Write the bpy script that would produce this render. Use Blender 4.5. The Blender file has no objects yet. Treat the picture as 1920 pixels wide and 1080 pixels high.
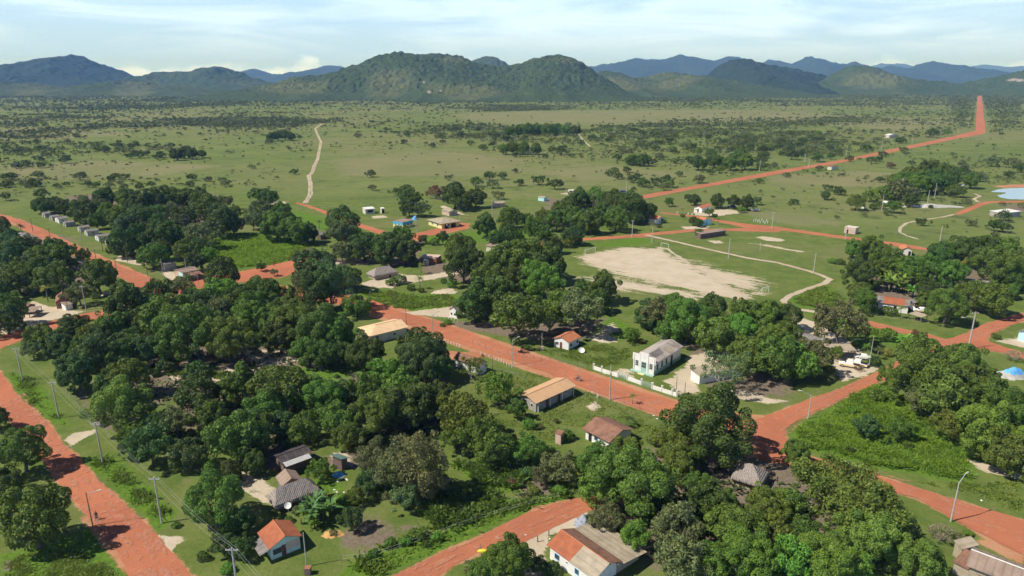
import bpy, bmesh, math, random
import numpy as np
from mathutils import Vector, Matrix
from mathutils.geometry import tessellate_polygon

rnd = random.Random(7)
R = math.radians
scene = bpy.context.scene
COL = scene.collection

# ------------------------------------------------------------------ camera
H = 75.0
FPX = 1280.0                     # focal length in photo pixels (photo 1920 wide)
PITCH = math.atan((540 - 150) / FPX)
cam_d = bpy.data.cameras.new('camera')
cam_d.sensor_width = 36.0
cam_d.lens = 36.0 * FPX / 1920.0
cam_d.clip_end = 120000
cam_d.clip_start = 0.5
cam = bpy.data.objects.new('camera', cam_d)
COL.objects.link(cam)
cam.location = (0, 0, H)
cam.rotation_euler = (math.pi / 2 - PITCH, 0, 0)
scene.camera = cam

# ------------------------------------------------------------------ light
SUN_EL, SUN_AZ = R(50), R(253)          # azimuth clockwise from +Y (view direction)
sd = Vector((math.sin(SUN_AZ) * math.cos(SUN_EL), math.cos(SUN_AZ) * math.cos(SUN_EL), math.sin(SUN_EL)))
sun_d = bpy.data.lights.new('sun', 'SUN')
sun_d.energy = 5.0
sun_d.angle = R(0.5)
sun_d.color = (1.0, 0.94, 0.84)
sun = bpy.data.objects.new('sun', sun_d)
COL.objects.link(sun)
sun.rotation_euler = sd.to_track_quat('Z', 'Y').to_euler()
scene.view_settings.view_transform = 'Standard'
scene.view_settings.look = 'None'
scene.view_settings.exposure = 0.2
scene.view_settings.gamma = 1.0

w = bpy.data.worlds.new('World')
scene.world = w
w.use_nodes = True
nt = w.node_tree
nt.nodes.clear()

def N(t, typ, **kw):
    n = t.nodes.new(typ)
    for k, v in kw.items():
        setattr(n, k, v)
    return n

def mathn(t, op, a, b=None, c=None, clamp=False):
    n = N(t, 'ShaderNodeMath', operation=op, use_clamp=clamp)
    for i, v in enumerate((a, b, c)):
        if v is None: continue
        if isinstance(v, (int, float)): n.inputs[i].default_value = v
        else: t.links.new(v, n.inputs[i])
    return n.outputs[0]

def mixc(t, f, a, b):
    n = N(t, 'ShaderNodeMix', data_type='RGBA')
    for i, v in ((0, f), (6, a), (7, b)):
        if isinstance(v, (int, float)): n.inputs[i].default_value = v
        elif isinstance(v, tuple): n.inputs[i].default_value = v if len(v) == 4 else (*v, 1)
        else: t.links.new(v, n.inputs[i])
    return n.outputs[2]

def smooth(t, v, lo, hi):
    n = N(t, 'ShaderNodeMapRange', interpolation_type='SMOOTHSTEP')
    t.links.new(v, n.inputs[0])
    n.inputs[1].default_value = lo; n.inputs[2].default_value = hi
    return n.outputs[0]

def noisen(t, vec, scale, detail=4, rough=.55, dist=0.0):
    n = N(t, 'ShaderNodeTexNoise')
    n.inputs['Scale'].default_value = scale
    n.inputs['Detail'].default_value = detail
    n.inputs['Roughness'].default_value = rough
    n.inputs['Distortion'].default_value = dist
    if vec is not None: t.links.new(vec, n.inputs['Vector'])
    return n.outputs['Fac']

def scalev(t, vec, s):
    n = N(t, 'ShaderNodeVectorMath', operation='MULTIPLY')
    t.links.new(vec, n.inputs[0]); n.inputs[1].default_value = s
    return n.outputs[0]

sky = N(nt, 'ShaderNodeTexSky')
sky.sky_type = 'NISHITA'
sky.sun_disc = False
sky.sun_elevation = SUN_EL
sky.sun_rotation = SUN_AZ
sky.altitude = 100
sky.air_density = 1.0
sky.dust_density = 0.6
sky.ozone_density = 1.6
tc = N(nt, 'ShaderNodeTexCoord')
gen = tc.outputs['Generated']
sep = N(nt, 'ShaderNodeSeparateXYZ'); nt.links.new(gen, sep.inputs[0])
zz = sep.outputs[2]
lowb = smooth(nt, zz, .0, .055)
# cirrus sheets: streaks stretched along the horizon
cir = noisen(nt, scalev(nt, gen, (2.2, 2.2, 16)), 2.0, 5, .55, .6)
cirm = mathn(nt, 'MULTIPLY', smooth(nt, cir, .36, .68), smooth(nt, zz, 0.015, 0.06))
cirm = mathn(nt, 'MULTIPLY', cirm, .8)
# cumulus towers near the horizon
cu = noisen(nt, scalev(nt, gen, (1, 1, 2.2)), 17.0, 7, .6, .2)
lump = noisen(nt, scalev(nt, gen, (1, 1, .01)), 7.0, 2, .5)
topz = mathn(nt, 'ADD', mathn(nt, 'MULTIPLY', smooth(nt, lump, .44, .68), .031), .005)
hgt = mathn(nt, 'SUBTRACT', 1.0, mathn(nt, 'DIVIDE', zz, topz))
cum = smooth(nt, mathn(nt, 'ADD', cu, mathn(nt, 'MULTIPLY', hgt, .5)), .56, .84)
cum = mathn(nt, 'MULTIPLY', cum, .62)
base = mixc(nt, .85, sky.outputs[0], mixc(nt, lowb, (5.6, 10.6, 26.0), (6.4, 9.8, 14.6)))
col = mixc(nt, cirm, base, (9.6, 12.6, 17.0))
col = mixc(nt, cum, col, (14.5, 19, 32))
zen = smooth(nt, zz, .14, .42)
sky2 = mixc(nt, .22, sky.outputs[0], (1.5, 2.4, 4.2))
col = mixc(nt, zen, col, mixc(nt, .72, sky2, (0, 0, 0)))
bg = N(nt, 'ShaderNodeBackground')
bg.inputs[1].default_value = 0.085
nt.links.new(col, bg.inputs[0])
wo = N(nt, 'ShaderNodeOutputWorld')
nt.links.new(bg.outputs[0], wo.inputs[0])

# ------------------------------------------------------------------ helpers
cp, sp = math.cos(PITCH), math.sin(PITCH)

def ray(px, py):
    u = (px - 960) / FPX; v = (540 - py) / FPX
    return Vector((u, cp + v * sp, -sp + v * cp))

def G(px, py, z=0.0):
    """photo pixel -> world point on the level z"""
    d = ray(px, py)
    t = (z - H) / d.z
    return Vector((d.x * t, d.y * t, z))

def to_px(p):
    x, y, z = p[0], p[1], p[2] - H
    f = y * cp - z * sp
    v = (y * sp + z * cp) / f
    return 960 + FPX * x / f, 540 - FPX * v

def depth(p):
    return p[1] * cp - (p[2] - H) * sp

def _h(ix, iy, seed):
    n = (ix.astype(np.int64) * 374761393 + iy.astype(np.int64) * 668265263 + seed * 974634777) & 0x7fffffff
    n = ((n ^ (n >> 13)) * 1274126177) & 0x7fffffff
    return ((n ^ (n >> 16)) & 0xffff) / 65535.0

def vnoise(x, y, seed=0):
    ix = np.floor(x); iy = np.floor(y)
    fx = x - ix; fy = y - iy
    fx = fx * fx * (3 - 2 * fx); fy = fy * fy * (3 - 2 * fy)
    a = _h(ix, iy, seed); b = _h(ix + 1, iy, seed); c = _h(ix, iy + 1, seed); d = _h(ix + 1, iy + 1, seed)
    return (a + (b - a) * fx) * (1 - fy) + (c + (d - c) * fx) * fy

def fbm(x, y, seed=0, o=4):
    s = 0; a = .5; t = 0
    for i in range(o):
        s = s + a * vnoise(x * 2 ** i, y * 2 ** i, seed + i * 17); t += a; a *= .5
    return s / t

def tag(o, label=None, cat=None, group=None, kind=None):
    if label: o['label'] = label
    if cat: o['category'] = cat
    if group: o['group'] = group
    if kind: o['kind'] = kind
    return o

def empty(name, loc, rz=0.0):
    o = bpy.data.objects.new(name, None)
    o.empty_display_size = .5
    COL.objects.link(o)
    o.location = loc; o.rotation_euler = (0, 0, rz)
    return o

def link(name, me, mat=None, parent=None, loc=None):
    o = bpy.data.objects.new(name, me)
    COL.objects.link(o)
    if mat is not None and not me.materials: me.materials.append(mat)
    if parent is not None: o.parent = parent
    if loc is not None: o.location = loc
    return o

class MB:
    """collects simple solids and links them as one mesh"""
    def __init__(s): s.v = []; s.f = []
    def add(s, vs, fs):
        n = len(s.v); s.v += [tuple(v) for v in vs]; s.f += [tuple(i + n for i in f) for f in fs]
    def box(s, x0, x1, y0, y1, z0, z1):
        s.add([(x0, y0, z0), (x1, y0, z0), (x1, y1, z0), (x0, y1, z0), (x0, y0, z1), (x1, y0, z1), (x1, y1, z1), (x0, y1, z1)],
              [(0, 3, 2, 1), (4, 5, 6, 7), (0, 1, 5, 4), (1, 2, 6, 5), (2, 3, 7, 6), (3, 0, 4, 7)])
    def tube(s, pts, rad, n=6, cap=True):
        pts = [Vector(p) for p in pts]
        if isinstance(rad, (int, float)): rad = [rad] * len(pts)
        base = len(s.v)
        for i, p in enumerate(pts):
            d = (pts[min(i + 1, len(pts) - 1)] - pts[max(i - 1, 0)]).normalized()
            a = Vector((0, 0, 1)) if abs(d.z) < .9 else Vector((1, 0, 0))
            e1 = d.cross(a).normalized(); e2 = d.cross(e1)
            for k in range(n):
                t = 2 * math.pi * k / n
                s.v.append(tuple(p + (e1 * math.cos(t) + e2 * math.sin(t)) * rad[i]))
        for i in range(len(pts) - 1):
            for k in range(n):
                a = base + i * n + k; b = base + i * n + (k + 1) % n
                s.f.append((a, b, b + n, a + n))
        if cap:
            s.f.append(tuple(base + k for k in range(n))[::-1])
            s.f.append(tuple(base + (len(pts) - 1) * n + k for k in range(n)))
    def ball(s, c, r, sx=1, sy=1, sz=1, n=8, m=5):
        base = len(s.v)
        for i in range(m + 1):
            th = math.pi * i / m
            for k in range(n):
                ph = 2 * math.pi * k / n
                s.v.append((c[0] + r * sx * math.sin(th) * math.cos(ph), c[1] + r * sy * math.sin(th) * math.sin(ph), c[2] + r * sz * math.cos(th)))
        for i in range(m):
            for k in range(n):
                a = base + i * n + k; b = base + i * n + (k + 1) % n
                s.f.append((a, a + n, b + n, b))
    def mesh(s, name, fix=True, sm=False):
        me = bpy.data.meshes.new(name)
        me.from_pydata(s.v, [], s.f)
        if fix:
            b = bmesh.new(); b.from_mesh(me)
            bmesh.ops.recalc_face_normals(b, faces=b.faces)
            b.to_mesh(me); b.free()
        if sm:
            me.polygons.foreach_set('use_smooth', [True] * len(me.polygons))
        return me
    def build(s, name, mat, parent=None, loc=None, sm=False):
        return link(name, s.mesh(name, sm=sm), mat, parent, loc)

def quad_mesh(name, V, mat, attr=None, smoothn=False):
    """V: n x 4 x 3 array of quads -> mesh"""
    n = len(V)
    me = bpy.data.meshes.new(name)
    me.vertices.add(n * 4); me.loops.add(n * 4); me.polygons.add(n)
    me.vertices.foreach_set('co', V.reshape(-1).astype(np.float32))
    me.loops.foreach_set('vertex_index', np.arange(n * 4, dtype=np.int32))
    me.polygons.foreach_set('loop_start', np.arange(0, n * 4, 4, dtype=np.int32))
    me.update(calc_edges=True)
    if attr is not None:
        a = me.attributes.new('vary', 'FLOAT', 'FACE')
        a.data.foreach_set('value', attr.astype(np.float32))
    me.materials.append(mat)
    return me

def grid_mesh(name, X, Y, Z, mat, attrs=None, sm=True):
    """X,Y,Z: r x c arrays"""
    r, c = X.shape
    me = bpy.data.meshes.new(name)
    co = np.stack([X, Y, Z], -1).reshape(-1)
    i = np.arange(r * c).reshape(r, c)
    q = np.stack([i[:-1, :-1], i[:-1, 1:], i[1:, 1:], i[1:, :-1]], -1).reshape(-1, 4)
    n = len(q)
    me.vertices.add(r * c); me.loops.add(n * 4); me.polygons.add(n)
    me.vertices.foreach_set('co', co.astype(np.float32))
    me.loops.foreach_set('vertex_index', q.reshape(-1).astype(np.int32))
    me.polygons.foreach_set('loop_start', np.arange(0, n * 4, 4, dtype=np.int32))
    me.polygons.foreach_set('use_smooth', np.full(n, sm))
    me.update(calc_edges=True)
    for k, v in (attrs or {}).items():
        if v.ndim == 3:
            a = me.attributes.new(k, 'FLOAT_COLOR', 'POINT')
            a.data.foreach_set('color', np.concatenate([v, np.ones(v.shape[:2] + (1,))], -1).reshape(-1).astype(np.float32))
        else:
            a = me.attributes.new(k, 'FLOAT', 'POINT')
            a.data.foreach_set('value', v.reshape(-1).astype(np.float32))
    me.materials.append(mat)
    return me

def sdist(P, poly):
    """signed distance (negative inside) of n x 2 points to a polygon"""
    A = np.array(poly, float); B = np.roll(A, -1, 0)
    best = np.full(len(P), 1e18); ins = np.zeros(len(P), bool)
    for a, b in zip(A, B):
        ab = b - a
        t = np.clip(((P - a) @ ab) / max(ab @ ab, 1e-9), 0, 1)
        d = P - (a + t[:, None] * ab)
        best = np.minimum(best, (d * d).sum(1))
        c = ((a[1] > P[:, 1]) != (b[1] > P[:, 1]))
        with np.errstate(divide='ignore', invalid='ignore'):
            xi = (b[0] - a[0]) * (P[:, 1] - a[1]) / (b[1] - a[1] if b[1] != a[1] else 1e-9) + a[0]
        ins ^= c & (P[:, 0] < xi)
    return np.sqrt(best) * np.where(ins, -1, 1)

def pxpoly(pts):
    return [tuple(G(x, y)[:2]) for x, y in pts]

# ------------------------------------------------------------------ materials
MATS = {}
def newmat(name):
    m = bpy.data.materials.new(name)
    m.use_nodes = True
    t = m.node_tree
    t.nodes.clear()
    out = N(t, 'ShaderNodeOutputMaterial')
    MATS[name] = m
    return m, t, out

def principled(t, out, color, rough=.8, spec=.2, bump=None, bstr=.3, bdist=.05, metal=0.0):
    p = N(t, 'ShaderNodeBsdfPrincipled')
    if isinstance(color, tuple): p.inputs['Base Color'].default_value = (*color[:3], 1)
    else: t.links.new(color, p.inputs['Base Color'])
    if isinstance(rough, (int, float)): p.inputs['Roughness'].default_value = rough
    else: t.links.new(rough, p.inputs['Roughness'])
    p.inputs['Specular IOR Level'].default_value = spec
    p.inputs['Metallic'].default_value = metal
    if bump is not None:
        b = N(t, 'ShaderNodeBump'); b.inputs['Strength'].default_value = bstr; b.inputs['Distance'].default_value = bdist
        t.links.new(bump, b.inputs['Height']); t.links.new(b.outputs[0], p.inputs['Normal'])
    t.links.new(p.outputs[0], out.inputs[0])
    return p

def weathered(name, c1, c2, scale=.8, rough=.8, stripe=None, axis=0, dirt=None, metal=0.0, bdist=.03, strf=.26):
    """colour mottled between c1 and c2; stripe = spacing in metres of ribs or courses along a local axis"""
    m, t, out = newmat(name)
    tcn = N(t, 'ShaderNodeTexCoord'); v = tcn.outputs['Object']
    n1 = noisen(t, v, scale, 6, .65)
    col = mixc(t, smooth(t, n1, .35, .68), c1, c2)
    bump = n1
    if stripe:
        s = N(t, 'ShaderNodeSeparateXYZ'); t.links.new(v, s.inputs[0])
        wv = mathn(t, 'SINE', mathn(t, 'MULTIPLY', s.outputs[axis], 2 * math.pi / stripe))
        wv = mathn(t, 'MULTIPLY_ADD', wv, .5, .5)
        col = mixc(t, mathn(t, 'MULTIPLY', smooth(t, wv, .0, .35), 1.0), mixc(t, strf, col, tuple(x * .45 for x in c2)), col)
        bump = wv
    if dirt:
        n2 = noisen(t, v, scale * .35, 5, .7, 1.0)
        col = mixc(t, smooth(t, n2, .5, .72), col, dirt)
    principled(t, out, col, rough, .2, bump, .5, bdist, metal)
    return m

def leafmat(name, trans=.25, tint=(1, 1, 1)):
    m, t, out = newmat(name)
    oi = N(t, 'ShaderNodeObjectInfo')
    at = N(t, 'ShaderNodeAttribute'); at.attribute_name = 'vary'
    tcn = N(t, 'ShaderNodeTexCoord')
    n1 = noisen(t, tcn.outputs['Object'], 2.6, 3, .6)
    f = mathn(t, 'ADD', mathn(t, 'MULTIPLY', at.outputs['Fac'], .75), mathn(t, 'MULTIPLY', n1, .5))
    f = mathn(t, 'ADD', f, mathn(t, 'MULTIPLY_ADD', oi.outputs['Random'], .16, -.08))
    lo = N(t, 'ShaderNodeVectorMath', operation='MULTIPLY'); t.links.new(oi.outputs['Color'], lo.inputs[0]); lo.inputs[1].default_value = (.55 * tint[0], .60 * tint[1], .62 * tint[2])
    hi = N(t, 'ShaderNodeVectorMath', operation='MULTIPLY'); t.links.new(oi.outputs['Color'], hi.inputs[0]); hi.inputs[1].default_value = (1.62 * tint[0], 1.48 * tint[1], 1.3 * tint[2])
    col = mixc(t, smooth(t, f, .1, 1.05), lo.outputs[0], hi.outputs[0])
    p = N(t, 'ShaderNodeBsdfPrincipled')
    t.links.new(col, p.inputs['Base Color']); p.inputs['Roughness'].default_value = .55; p.inputs['Specular IOR Level'].default_value = .22
    tr = N(t, 'ShaderNodeBsdfTranslucent'); t.links.new(hi.outputs[0], tr.inputs[0])
    mx = N(t, 'ShaderNodeMixShader'); mx.inputs[0].default_value = trans
    t.links.new(p.outputs[0], mx.inputs[1]); t.links.new(tr.outputs[0], mx.inputs[2]); t.links.new(mx.outputs[0], out.inputs[0])
    return m

LEAF = leafmat('leaves', .13)
LEAFW = leafmat('dry_leaves', .15)
BARK = weathered('bark', (.16, .13, .10), (.09, .07, .055), 3)
PALEBARK = weathered('pale_bark', (.36, .33, .29), (.22, .19, .16), 3)
TILE = weathered('clay_tiles', (.42, .145, .072), (.32, .105, .055), .9, .85, .42, 0, (.25, .11, .07))
TILE_NEW = weathered('new_clay_tiles', (.54, .215, .11), (.45, .165, .082), .7, .85, .42, 0)
TILE_OLD = weathered('old_clay_tiles', (.30, .165, .115), (.20, .105, .075), .8, .9, .42, 0, (.13, .085, .07))
TILE_TAN = weathered('tan_sheets', (.60, .38, .215), (.53, .33, .19), .5, .85, None, 0, (.47, .30, .18), bdist=.015)
TILE_CREAM = weathered('cream_sheets', (.74, .53, .33), (.66, .46, .28), .5, .85, None, 0, (.58, .40, .25), bdist=.015)
BEIGE = weathered('beige_fibre_cement', (.42, .36, .27), (.33, .28, .21), .6, .9, 1.1, 1, (.26, .22, .17))
GREY_ROOF = weathered('grey_fibre_cement', (.26, .245, .23), (.17, .155, .15), .6, .9, 1.1, 0, (.12, .10, .09))
CHURCH_ROOF = weathered('mossy_fibre_cement', (.46, .41, .38), (.36, .32, .30), .5, .9, 1.1, 1, (.20, .165, .15))
BROWN_ROOF = weathered('stained_fibre_cement', (.33, .25, .20), (.25, .185, .15), .5, .9, 1.1, 0, (.14, .11, .10))
DARK_ROOF = weathered('dark_metal_roof', (.10, .085, .085), (.055, .048, .05), .7, .6, .9, 0, (.17, .12, .10))
WHITE_ROOF = weathered('white_metal_roof', (.80, .79, .77), (.68, .67, .65), .5, .6, .9, 0)
GREEN_ROOF = weathered('green_metal_roof', (.16, .26, .23), (.11, .19, .17), .7, .6, .8, 0, (.3, .38, .35))
THATCH = weathered('palm_thatch', (.40, .355, .33), (.20, .175, .16), 5, .95, .33, 0, (.24, .20, .18), bdist=.09)
WHITE = weathered('white_wall', (.80, .80, .78), (.70, .69, .66), .7, .85)
OFFWHITE = weathered('offwhite_wall', (.62, .60, .53), (.52, .49, .42), .8, .9)
PINKW = weathered('pinkish_wall', (.60, .45, .38), (.48, .36, .30), .6, .9)
CONC = weathered('concrete', (.50, .48, .45), (.38, .36, .34), 1.2, .9)
GREYW = weathered('grey_wall', (.40, .38, .36), (.30, .28, .27), .8, .9)
GREENW = weathered('pale_green_wall', (.50, .66, .58), (.42, .57, .50), .8, .85)
AQUA = weathered('aqua_plinth', (.36, .54, .47), (.30, .46, .40), .8, .85)
BLUEW = weathered('blue_wall', (.12, .42, .72), (.09, .36, .64), .8, .8)
CYANW = weathered('cyan_wall', (.50, .78, .83), (.42, .70, .76), .8, .8)
YELLOWW = weathered('yellow_wall', (.74, .70, .36), (.66, .60, .30), .8, .8)
BRICK = weathered('brick_wall', (.36, .17, .11), (.27, .12, .08), 1.5, .9, .5, 2)
BROWNW = weathered('brown_wall', (.20, .14, .12), (.14, .10, .09), 1.0, .9)
MUD = weathered('mud_wall', (.42, .36, .27), (.33, .27, .20), 1.2, .95)
WOOD = weathered('weathered_wood', (.24, .20, .165), (.15, .12, .10), 2.5, .9)
DARKW = weathered('dark_opening', (.03, .03, .035), (.02, .02, .022), 1, .4)
REDDOOR = weathered('dark_red_wood', (.16, .07, .06), (.11, .05, .045), 1, .6)
GLASS = weathered('dusty_glass', (.07, .09, .11), (.04, .055, .07), 2, .2)
STEEL = weathered('galvanised_steel', (.48, .48, .48), (.38, .38, .39), 2, .5)
BLACKM = weathered('black_rubber', (.03, .03, .03), (.02, .02, .02), 2, .7)
REDM = weathered('red_paint', (.45, .05, .04), (.35, .04, .03), 2, .5)
BLUET = weathered('blue_tarp', (.16, .46, .86), (.10, .36, .74), 1.2, .5)
SILVERT = weathered('silver_tarp', (.38, .42, .50), (.16, .19, .26), 1.6, .35)
CARW = weathered('white_car_paint', (.80, .80, .79), (.74, .74, .73), 1, .3)
CARY = weathered('yellow_stripe_paint', (.80, .58, .10), (.74, .52, .08), 1, .4)
CARD = weathered('dark_blue_car_paint', (.06, .08, .16), (.05, .06, .12), 1, .3)
SKIN = weathered('brown_skin', (.22, .12, .08), (.19, .10, .07), 2, .6)
CLOTH_D = weathered('dark_cloth', (.06, .07, .12), (.04, .05, .08), 4, .9)
CLOTH_L = weathered('pale_cloth', (.62, .56, .55), (.5, .45, .45), 4, .9)
YELLOWP = weathered('yellow_plastic', (.80, .70, .06), (.70, .60, .05), 3, .5)
LITTER = weathered('white_plastic', (.80, .80, .80), (.68, .68, .68), 3, .6)
SANDM = weathered('pale_sand', (.55, .48, .38), (.47, .40, .31), .8, .95)
ROCK = weathered('grey_rubble', (.50, .49, .46), (.36, .35, .33), .8, .95)
ORANGE_SAND = weathered('orange_sand', (.55, .34, .13), (.46, .27, .10), 1.2, .95)

def roadmat(name, c1, c2, c3):
    m, t, out = newmat(name)
    tcn = N(t, 'ShaderNodeTexCoord'); v = tcn.outputs['Object']
    n1 = noisen(t, v, .045, 6, .62, .8)
    n2 = noisen(t, v, .5, 7, .68)
    n3 = noisen(t, v, 4.0, 3, .6)
    n4 = noisen(t, v, .22, 5, .7, 1.5)
    col = mixc(t, smooth(t, n1, .35, .65), c1, c2)
    col = mixc(t, mathn(t, 'MULTIPLY', smooth(t, n2, .55, .72), .5), col, c3)
    col = mixc(t, mathn(t, 'MULTIPLY', smooth(t, n4, .55, .75), .45), col, tuple(x * .72 for x in c1))
    col = mixc(t, mathn(t, 'MULTIPLY', smooth(t, n3, .6, .75), .35), col, tuple(x * 1.35 for x in c1))
    principled(t, out, col, .95, .1, n2, .6, .12)
    return m
ROAD = roadmat('red_laterite', (.455, .168, .090), (.375, .136, .076), (.58, .30, .185))
TRACK = roadmat('pale_sand_track', (.50, .42, .32), (.42, .34, .25), (.62, .53, .42))

# ground
def ground_material():
    m, t, out = newmat('savanna_ground')
    tcn = N(t, 'ShaderNodeTexCoord'); v = tcn.outputs['Object']
    a1 = N(t, 'ShaderNodeAttribute'); a1.attribute_name = 'masks'
    a2 = N(t, 'ShaderNodeAttribute'); a2.attribute_name = 'soils'
    s1 = N(t, 'ShaderNodeSeparateColor'); t.links.new(a1.outputs['Color'], s1.inputs[0])
    s2 = N(t, 'ShaderNodeSeparateColor'); t.links.new(a2.outputs['Color'], s2.inputs[0])
    nbig = noisen(t, v, .0022, 5, .6, .6)
    nmid = noisen(t, v, .016, 6, .62, .4)
    nstr = noisen(t, scalev(t, v, (.35, 1.6, 1)), .012, 5, .6, .5)
    nsm = noisen(t, v, .14, 7, .65)
    nfine = noisen(t, v, 1.1, 5, .7)
    a_, b_ = G(1090, 492), G(1420, 552)
    mp = N(t, 'ShaderNodeMapping'); mp.inputs['Rotation'].default_value = (0, 0, -math.atan2(b_.y - a_.y, b_.x - a_.x)); t.links.new(v, mp.inputs[0])
    nrow = noisen(t, scalev(t, mp.outputs[0], (.06, 1.0, 1)), .55, 5, .65)
    ngr = noisen(t, v, 5.0, 3, .7)
    green = mixc(t, smooth(t, nmid, .36, .66), (.120, .168, .044), (.165, .205, .060))
    green = mixc(t, smooth(t, nbig, .42, .62), green, (.190, .200, .080))
    green = mixc(t, mathn(t, 'MULTIPLY', smooth(t, nstr, .50, .66), .7), green, (.125, .175, .038))
    green = mixc(t, mathn(t, 'MULTIPLY', smooth(t, nsm, .50, .70), .65), green, (.205, .195, .09))
    nclump = noisen(t, v, .05, 6, .72, .3)
    green = mixc(t, mathn(t, 'MULTIPLY', smooth(t, nclump, .52, .66), .75), green, (.072, .105, .028))
    def m_(ch, lo=.42, hi=.62, amp=.9):
        x = mathn(t, 'ADD', ch, mathn(t, 'MULTIPLY', mathn(t, 'SUBTRACT', nsm, .5), amp))
        x = mathn(t, 'ADD', x, mathn(t, 'MULTIPLY', mathn(t, 'SUBTRACT', nfine, .5), amp * .7))
        return smooth(t, x, lo, hi)
    lush = mixc(t, smooth(t, nfine, .35, .65), (.075, .15, .018), (.135, .235, .028))
    near = mixc(t, smooth(t, nsm, .3, .7), (.095, .145, .028), (.165, .205, .055))
    near = mixc(t, mathn(t, 'MULTIPLY', smooth(t, nfine, .48, .68), .55), near, (.075, .125, .022))
    near = mixc(t, mathn(t, 'MULTIPLY', smooth(t, noisen(t, v, .45, 6, .75, .5), .54, .68), .6), near, (.20, .19, .095))
    near = mixc(t, mathn(t, 'MULTIPLY', smooth(t, nstr, .52, .62), .6), near, (.185, .185, .075))
    near = mixc(t, mathn(t, 'MULTIPLY', smooth(t, nmid, .55, .68), .6), near, (.085, .15, .022))
    tan = mixc(t, smooth(t, nmid, .3, .7), (.225, .215, .105), (.17, .19, .078))
    c = mixc(t, m_(s2.outputs[1]), green, tan)                         # tan grass
    c = mixc(t, m_(s2.outputs[2], .3, .7), c, near)                    # mown village grass
    c = mixc(t, m_(s1.outputs[2], .3, .6), c, lush)
    brown = mixc(t, smooth(t, nfine, .35, .65), (.165, .125, .095), (.225, .185, .14))
    c = mixc(t, m_(s2.outputs[0]), c, brown)
    red = mixc(t, smooth(t, nsm, .3, .7), (.42, .17, .09), (.50, .27, .16))
    c = mixc(t, m_(s1.outputs[1]), c, red)
    sand = mixc(t, smooth(t, nsm, .3, .7), (.60, .51, .40), (.50, .42, .31))
    c = mixc(t, m_(mathn(t, 'ADD', s1.outputs[0], mathn(t, 'MULTIPLY', mathn(t, 'SUBTRACT', nrow, .5), 1.1))), c, sand)
    mod = mixc(t, mathn(t, 'MULTIPLY', smooth(t, ngr, .35, .7), .35), c, mixc(t, .5, c, (.05, .06, .02)))
    b = mathn(t, 'ADD', nfine, mathn(t, 'MULTIPLY', ngr, .4))
    principled(t, out, mod, .95, .08, b, .7, .25)
    return m
GROUND = ground_material()

# ------------------------------------------------------------------ ground, roads
def dense(pts, step):
    out = []
    n = len(pts)
    for i in range(n):
        a = np.array(pts[i]); b = np.array(pts[(i + 1) % n])
        k = max(1, int(np.linalg.norm(b - a) / step))
        for j in range(k): out.append(tuple(a + (b - a) * j / k))
    return out

ROADS = []   # world polygons, for keeping vegetation off
def road(name, px, mat, z=.03, jit=.35, step=1.0, label=None, far=False):
    P = pxpoly(px)
    ROADS.append(P)
    D = np.array(dense(P, step))
    n = len(D)
    t = np.roll(D, -1, 0) - np.roll(D, 1, 0)
    nn = np.stack([t[:, 1], -t[:, 0]], 1); nn /= np.maximum(np.linalg.norm(nn, axis=1, keepdims=True), 1e-6)
    off = (fbm(D[:, 0] * .35, D[:, 1] * .35, 5) - .5) * 2.4 * jit + (fbm(D[:, 0] * 1.7, D[:, 1] * 1.7, 9, 2) - .5) * 1.4 * jit
    D = D + nn * off[:, None]
    vs = [Vector((a, b, z)) for a, b in D]
    tri = tessellate_polygon([vs])
    me = bpy.data.meshes.new(name)
    me.from_pydata([tuple(v) for v in vs], [], [tuple(x) for x in tri])
    b = bmesh.new(); b.from_mesh(me)
    for f in b.faces:
        if f.normal.z < 0: f.normal_flip()
    b.to_mesh(me); b.free()
    o = link(name, me, mat)
    tag(o, kind='structure')
    return o

def strip(pairs):
    return [p[0] for p in pairs] + [p[1] for p in pairs][::-1]

def line_poly(pts, wd):
    """constant world width polyline given in pixels -> px polygon"""
    W = [G(x, y) for x, y in pts]
    L = []; Rr = []
    for i, p in enumerate(W):
        d = (W[min(i + 1, len(W) - 1)] - W[max(i - 1, 0)]); d.z = 0; d.normalize()
        n = Vector((-d.y, d.x, 0)) * (wd if isinstance(wd, (int, float)) else wd[i]) / 2
        L.append(to_px(p + n)); Rr.append(to_px(p - n))
    return L + Rr[::-1]

road('road', strip([((-90, 690), (-30, 668)), ((-50, 725), (-5, 690)), ((-20, 750), (7, 706)), ((17, 787), (37, 747)), ((52, 828), (93, 795)), ((80, 862), (118, 835)), ((108, 898), (141, 852)),
                    ((135, 935), (181, 898)), ((167, 969), (259, 969)), ((218, 1035), (304, 1013)), ((244, 1080), (359, 1080)), ((300, 1180), (450, 1180))]), ROAD, z=.03)
road('road', [(-90, 660), (-40, 642), (0, 630), (30, 621), (80, 606), (135, 592), (190, 583), (240, 570), (300, 552), (330, 545), (356, 546), (300, 563), (240, 583), (195, 595), (140, 605), (85, 621), (35, 640), (0, 653), (-20, 690), (-60, 720), (-90, 700)], ROAD, z=.042)
road('road', strip([((-30, 394), (-30, 400)), ((17, 406), (17, 413)), ((37, 411), (50, 434)), ((75, 427), (80, 447)), ((125, 452), (100, 457)), ((154, 465), (130, 474)), ((175, 480), (175, 497)), ((222, 499), (212, 512)), ((270, 517), (245, 530)), ((300, 530), (265, 543)), ((345, 541), (320, 556))]), ROAD, z=.054)
road('road', [(318, 548), (345, 533), (366, 525), (390, 517), (440, 512), (499, 499), (555, 487), (590, 480), (600, 484), (585, 497), (535, 519), (480, 527), (452, 529), (380, 545), (356, 558), (330, 560)], ROAD, z=.066)
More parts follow.
